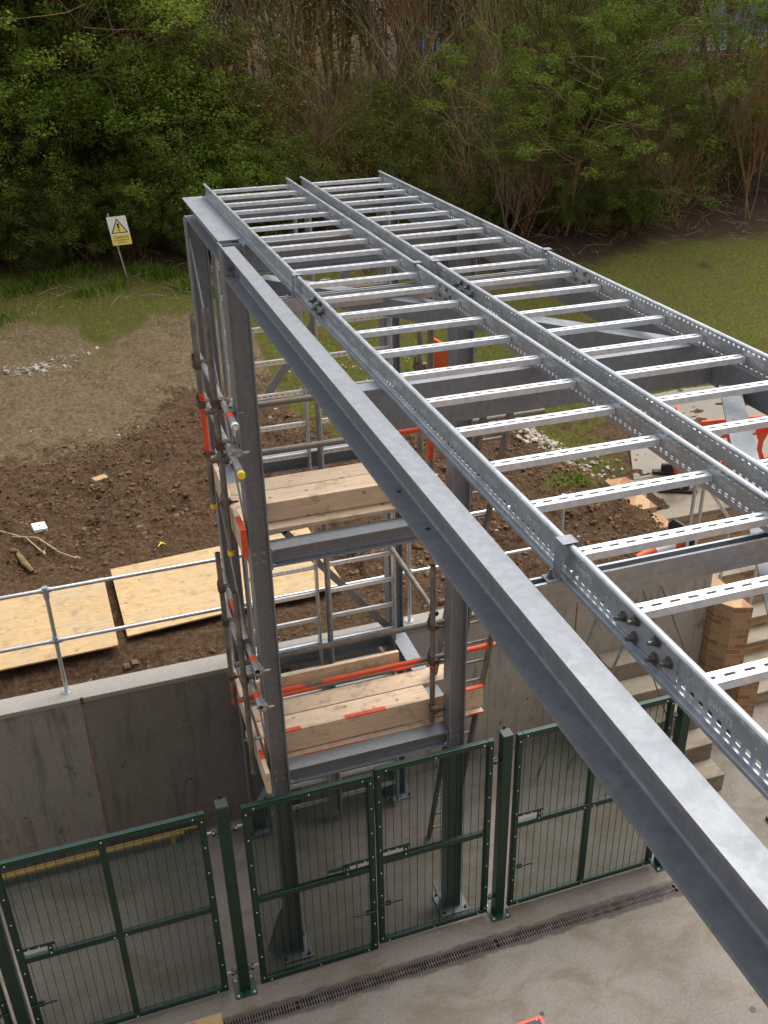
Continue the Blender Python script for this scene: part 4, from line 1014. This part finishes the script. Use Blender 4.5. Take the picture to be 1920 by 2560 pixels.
def grow(b, p, d, L, r, depth, rr, tips, kids_=4, spread=.6, up=.25, wig=.18, mi=0, tmin=.25):
    seg = 4; pts = [p]; rs_ = [r]; q = Vector(p); dd = Vector(d).normalized()
    for i in range(seg):
        dd = (dd + Vector((rr.gauss(0, wig), rr.gauss(0, wig), rr.gauss(0, wig) + up * .2))).normalized(); q = q + dd * (L / seg); pts.append(q.copy()); rs_.append(r * (1 - .8 * (i + 1) / seg))
    b.path(pts, rs_, 5 if depth > 1 else 3, mi)
    if depth == 0: tips.append(q.copy()); return
    for k in range(kids_):
        t = rr.uniform(tmin, 1); i = min(seg - 1, int(t * seg)); pp = Vector(pts[i]).lerp(Vector(pts[i + 1]), t * seg - i)
        nd = (dd + Vector((rr.gauss(0, spread), rr.gauss(0, spread), rr.gauss(0, spread * .6) + up))).normalized()
        grow(b, pp, nd, L * rr.uniform(.45, .7), r * .45 * (1.2 - .5 * t), depth - 1, rr, tips, kids_, spread, up, wig, mi)
    tips.append(q.copy())
def make_plant(name, seed, label, cat, H, stems, leafn, leafsize, leafmat, bark, crownr=.6, depth=2, kids_=5, spread=.6, up=.3, base_r=.12, lean=.15, tintv=.5, group=None, skipbase=.3, flat=.6, crown='crown', tmin=.25):
    rr = random.Random(seed); T = thing(name, label, cat, (0, 0, 0), group)
    b = MB(); tips = []
    for s in range(stems):
        d = Vector((rr.gauss(0, lean), rr.gauss(0, lean), 1)); grow(b, Vector((rr.gauss(0, .12) * stems ** .5 * .6, rr.gauss(0, .12) * stems ** .5 * .6, -.15)), d, H * rr.uniform(.75, 1), base_r * rr.uniform(.6, 1), depth, rr, tips, kids_, spread, up, .10, 0, tmin)
    b.build('trunk' if stems < 3 else 'stems', bark, T)
    if leafn:
        cl = []
        for t in tips:
            if t.z < H * skipbase: continue
            cl.append(((t.x, t.y, t.z), crownr * rr.uniform(.45, 1.1), min(1, max(0, tintv + rr.gauss(0, .22)))))
        me = leaf_mesh(crown, cl, leafn, leafsize, leafmat, flat, seed); o = bpy.data.objects.new(crown, me); COL.objects.link(o); o.parent = T; o['_o'] = (0, 0, 0)
    return T
G1 = 'trees on the bank behind the site'; G2 = 'bushes along the foot of the bank'
protos = {}
protos['leafy'] = make_plant('leafy_tree', 11, 'broad fresh green leafy tree at the upper left corner', 'tree', 7.5, 3, 50000, .095, 'leafA', 'bark', .46, 2, 10, .75, .12, .13, .12, .55, G1, .05, .55, tmin=.06)
protos['leafy2'] = make_plant('leafy_tree', 23, 'big fresh green hawthorn tree hanging over the lawn at the right', 'tree', 5.5, 4, 44000, .085, 'leafA', 'bark', .38, 2, 10, .8, .06, .08, .30, .42, G1, .0, .6, tmin=.03)
protos['olive'] = make_plant('sparse_tree', 31, 'tall tree with thin olive spring foliage', 'tree', 8.5, 2, 17000, .085, 'leafB', 'bark', .38, 2, 9, .5, .3, .11, .10, .5, G1, .1, .8)
protos['bare'] = make_plant('bare_tree', 41, 'slender bare brown tree with upright twigs', 'tree', 9.0, 3, 2600, .07, 'leafB', 'bark', .5, 3, 6, .30, .5, .085, .09, .4, G1, .3, .8)
protos['bare2'] = make_plant('bare_tree', 47, 'slender bare brown tree with upright twigs', 'tree', 7.5, 4, 1800, .07, 'leafB', 'barkred', .5, 3, 6, .36, .45, .06, .14, .4, G1, .3, .8)
protos['shrub'] = make_plant('shrub', 53, 'low rounded green shrub', 'shrub', 2.1, 12, 30000, .062, 'leafC', 'barkred', .24, 2, 6, .6, .1, .014, .5, .5, G2, 0, .8, tmin=.02)
protos['shrub2'] = make_plant('shrub', 59, 'low rounded green shrub', 'shrub', 3.0, 8, 24000, .078, 'leafA', 'bark', .28, 2, 7, .6, .15, .022, .35, .25, G2, 0, .8, tmin=.03)
protos['twig'] = make_plant('bramble_bush', 61, 'tangled leafless brown twig bush', 'bush', 3.0, 9, 1500, .06, 'leafB', 'barkred', .4, 2, 7, .6, .15, .022, .38, .5, G2, .15, .8)
protos['twig2'] = make_plant('bramble_bush', 67, 'tangled leafless brown twig bush', 'bush', 3.6, 8, 900, .06, 'leafB', 'stick', .4, 2, 7, .5, .25, .020, .35, .5, G2, .15, .8)
first = set()
def put(kind, x, y, s=1, rz=None, label=None, dz=0, sz=None):
    o = protos[kind]
    if kind in first: o = dup(o)
    first.add(kind)
    o.location = (x, y, gz(x, y) + dz); o.rotation_euler = (0, 0, rnd.uniform(0, 6.28) if rz is None else rz); o.scale = (s, s, s * (sz or rnd.uniform(.92, 1.1)))
    if label: o['label'] = label
    return o
lab = {'leafy': 'fresh green leafy tree standing farther back in the wood', 'leafy2': 'fresh green bushy tree standing farther back in the wood', 'olive': 'tall tree with thin olive spring foliage', 'bare': 'slender bare grey brown tree with upright twigs', 'bare2': 'many stemmed bare reddish brown tree',
       'shrub': 'low dark green rounded shrub at the foot of the bank', 'shrub2': 'fresh green upright shrub among the bushes on the bank', 'twig': 'tangled leafless reddish twig bush', 'twig2': 'tangled leafless pale twig bush'}
# named ones
put('leafy', .2, 24.6, .95, 0.3, 'broad fresh green leafy tree at the upper left corner')
put('leafy', -2.6, 25.5, 1.0, None, 'fresh green leafy tree cut by the left edge of the picture')
put('leafy2', 11.2, 20.6, .62, 1.0, 'big fresh green tree hanging over the lawn right of the gantry')
put('leafy2', 13.0, 22.0, .72, 2.2, 'fresh green bushy tree to the right of the big hanging tree')
put('leafy2', 18.3, 24.5, 1.25, None, 'fresh green tree in the upper right corner')
put('bare2', 16.0, 20.3, .42, None, 'small bare sapling standing on the leaf litter at the right')
put('olive', 8.6, 24.8, .9, None, 'yellowish olive tree behind the right end of the gantry')
put('bare', 5.4, 26.6, .95, None, 'bare tree with the tallest upright stems above the gantry')
for x, y, k in ((4.2, 24.6, 'bare'), (5.9, 25.0, 'bare'), (7.0, 25.4, 'bare'), (3.1, 25.2, 'bare2'), (8.9, 24.0, 'bare2'), (12.3, 23.5, 'bare')): put(k, x, y, .85, None, lab[k])
for x, y, k, q in ((12.4, 20.4, 'shrub', .6), (13.2, 21.2, 'twig', .8), (14.2, 21.0, 'twig2', .7), (15.2, 21.8, 'shrub', .9), (16.6, 21.6, 'twig', .9), (10.2, 20.6, 'twig', .6), (9.4, 21.0, 'twig2', .75), (17.8, 21.4, 'shrub2', .7)): put(k, x, y, q, None, lab[k])
# rows: what grows where, read along the bank from left to right
def zone(q, front):
    if q < .10: return ['shrub', 'shrub', 'shrub2'] if front else ['leafy', 'leafy2', 'olive']
    if q < .19: return ['shrub', 'shrub', 'shrub2'] if front else ['olive', 'bare', 'bare2']
    if q < .35: return ['shrub', 'twig', 'twig', 'twig2'] if front else ['bare', 'bare2']
    if q < .50: return ['twig', 'twig2', 'twig2'] if front else ['bare2', 'olive', 'bare', 'olive']
    if q < .66: return ['twig', 'twig2', 'shrub2'] if front else ['leafy2', 'olive', 'bare', 'olive']
    return ['twig', 'twig2', 'bare2'] if front else ['leafy2', 'olive', 'bare2', 'bare']
def row(y, x0, x1, step, front, s0, s1, jit=.6):
    x = x0
    while x < x1:
        k = rnd.choice(zone(x / y, front))
        if not front and y > 28 and .62 < x / y < .80 and rnd.random() < .6: x += step; continue
        put(k, x + rnd.uniform(-jit, jit), y + rnd.uniform(-jit, jit), rnd.uniform(s0, s1), None, lab[k]); x += step
row(21.3, -1.6, 4.4, .7, True, .38, .55, .3)
row(21.9, -1.8, 9.2, .95, True, .6, .8, .3)
row(22.7, -2.2, 8.6, 1.0, True, .85, 1.1, .4)
row(22.6, 9.3, 19, 1.3, True, .8, 1.05, .4)
row(24.3, -2.5, 20, 1.5, True, .95, 1.25, .6)
row(26.2, -2.5, 21, 1.55, False, .8, 1.0, .7)
row(28.8, -3, 23, 1.8, False, .85, 1.05, .8)
for i in range(11): put('olive' if i % 3 else 'leafy2', 4.2 + 1.15 * i + rnd.uniform(-.3, .3), 33.5 + rnd.uniform(-.6, .6), rnd.uniform(.85, 1.0), None, lab['olive' if i % 3 else 'leafy2'])
for i in range(13): k = ('twig', 'shrub', 'twig2')[i % 3]; put(k, 6.6 + .62 * i, 20.9 - .05 * i + rnd.uniform(-.2, .2), rnd.uniform(.4, .58), None, lab[k])
row(32.0, -3.5, 26, 2.2, False, .85, 1.05, .9)
row(36, -4, 15, 2.6, False, .95, 1.15, 1)
# fallen twigs (litter on the bank)
b = MB()
for i in range(420):
    x = rnd.uniform(2.5, 18) if rnd.random() < .8 else rnd.uniform(-2, 3); y = rnd.uniform(19.2, 22.2); a = rnd.uniform(0, 6.28); L = rnd.uniform(.1, .6)
    p = on(x, y, .02); q = on(x + math.cos(a) * L, y + math.sin(a) * L, rnd.uniform(.02, .12)); m = ((p[0] + q[0]) / 2 + rnd.gauss(0, .04), (p[1] + q[1]) / 2 + rnd.gauss(0, .04), (p[2] + q[2]) / 2 + .03)
    b.path([p, m, q], [.005, .004, .002], 3)
tag(b.build('fallen_twigs', 'stick'), 'dead twigs and leaf litter strewn along the foot of the bank', 'twigs', None, 'stuff')

# ------------------------------------------------------------------ building that the gantry runs to (behind the camera)
BH = thing('site_building', 'brick building behind the viewer that the gantry runs into', 'building', (0, -2, 0))
b = MB(); b.box(-25, 30, -14, -1.2, 0, 7.2); b.build('wall', 'brick', BH)

# ------------------------------------------------------------------ light, sky, camera
SUN_EL, SUN_AZ = R(62), R(62)     # azimuth clockwise from +Y
w = bpy.data.worlds.new('World'); S.world = w; w.use_nodes = True; nt = w.node_tree
sky = nt.nodes.new('ShaderNodeTexSky'); sky.sky_type = 'NISHITA'; sky.sun_disc = False; sky.sun_elevation = SUN_EL; sky.sun_rotation = SUN_AZ
sky.air_density = 1.0; sky.dust_density = 4.0; sky.ozone_density = 1.0; sky.altitude = 50
hs = nt.nodes.new('ShaderNodeHueSaturation'); hs.inputs['Saturation'].default_value = .3
nt.links.new(sky.outputs[0], hs.inputs['Color']); nt.links.new(hs.outputs[0], nt.nodes['Background'].inputs[0]); nt.nodes['Background'].inputs[1].default_value = .15
ld = bpy.data.lights.new('sun', 'SUN'); ld.energy = 1.5; ld.angle = R(50); ld.color = (1, .96, .9)
lo = bpy.data.objects.new('sun', ld); COL.objects.link(lo)
dv = Vector((math.sin(SUN_AZ) * math.cos(SUN_EL), math.cos(SUN_AZ) * math.cos(SUN_EL), math.sin(SUN_EL)))
lo.rotation_euler = dv.to_track_quat('Z', 'Y').to_euler()

cam = bpy.data.cameras.new('camera'); co = bpy.data.objects.new('camera', cam); COL.objects.link(co); S.camera = co
pitch, yaw, roll, f = R(28.1009693), R(17.92067707), R(1.21211197), 2446.364
fwd = Vector((math.sin(yaw) * math.cos(pitch), math.cos(yaw) * math.cos(pitch), -math.sin(pitch))); right = Vector((math.cos(yaw), -math.sin(yaw), 0)); down = fwd.cross(right)
rgt = right * math.cos(roll) + down * math.sin(roll); dwn = -right * math.sin(roll) + down * math.cos(roll)
co.matrix_world = Matrix(((rgt.x, -dwn.x, -fwd.x, 0), (rgt.y, -dwn.y, -fwd.y, 0), (rgt.z, -dwn.z, -fwd.z, 8.23), (0, 0, 0, 1)))
cam.sensor_fit = 'HORIZONTAL'; cam.sensor_width = 36; cam.lens = f / 1920 * 36; cam.clip_start = .05; cam.clip_end = 500
S.render.resolution_x = 768; S.render.resolution_y = 1024
S.view_settings.view_transform = 'Standard'; S.view_settings.look = 'None'; S.view_settings.exposure = .9; S.view_settings.gamma = 1
for o in bpy.data.objects:
    if '_o' in o: del o['_o']
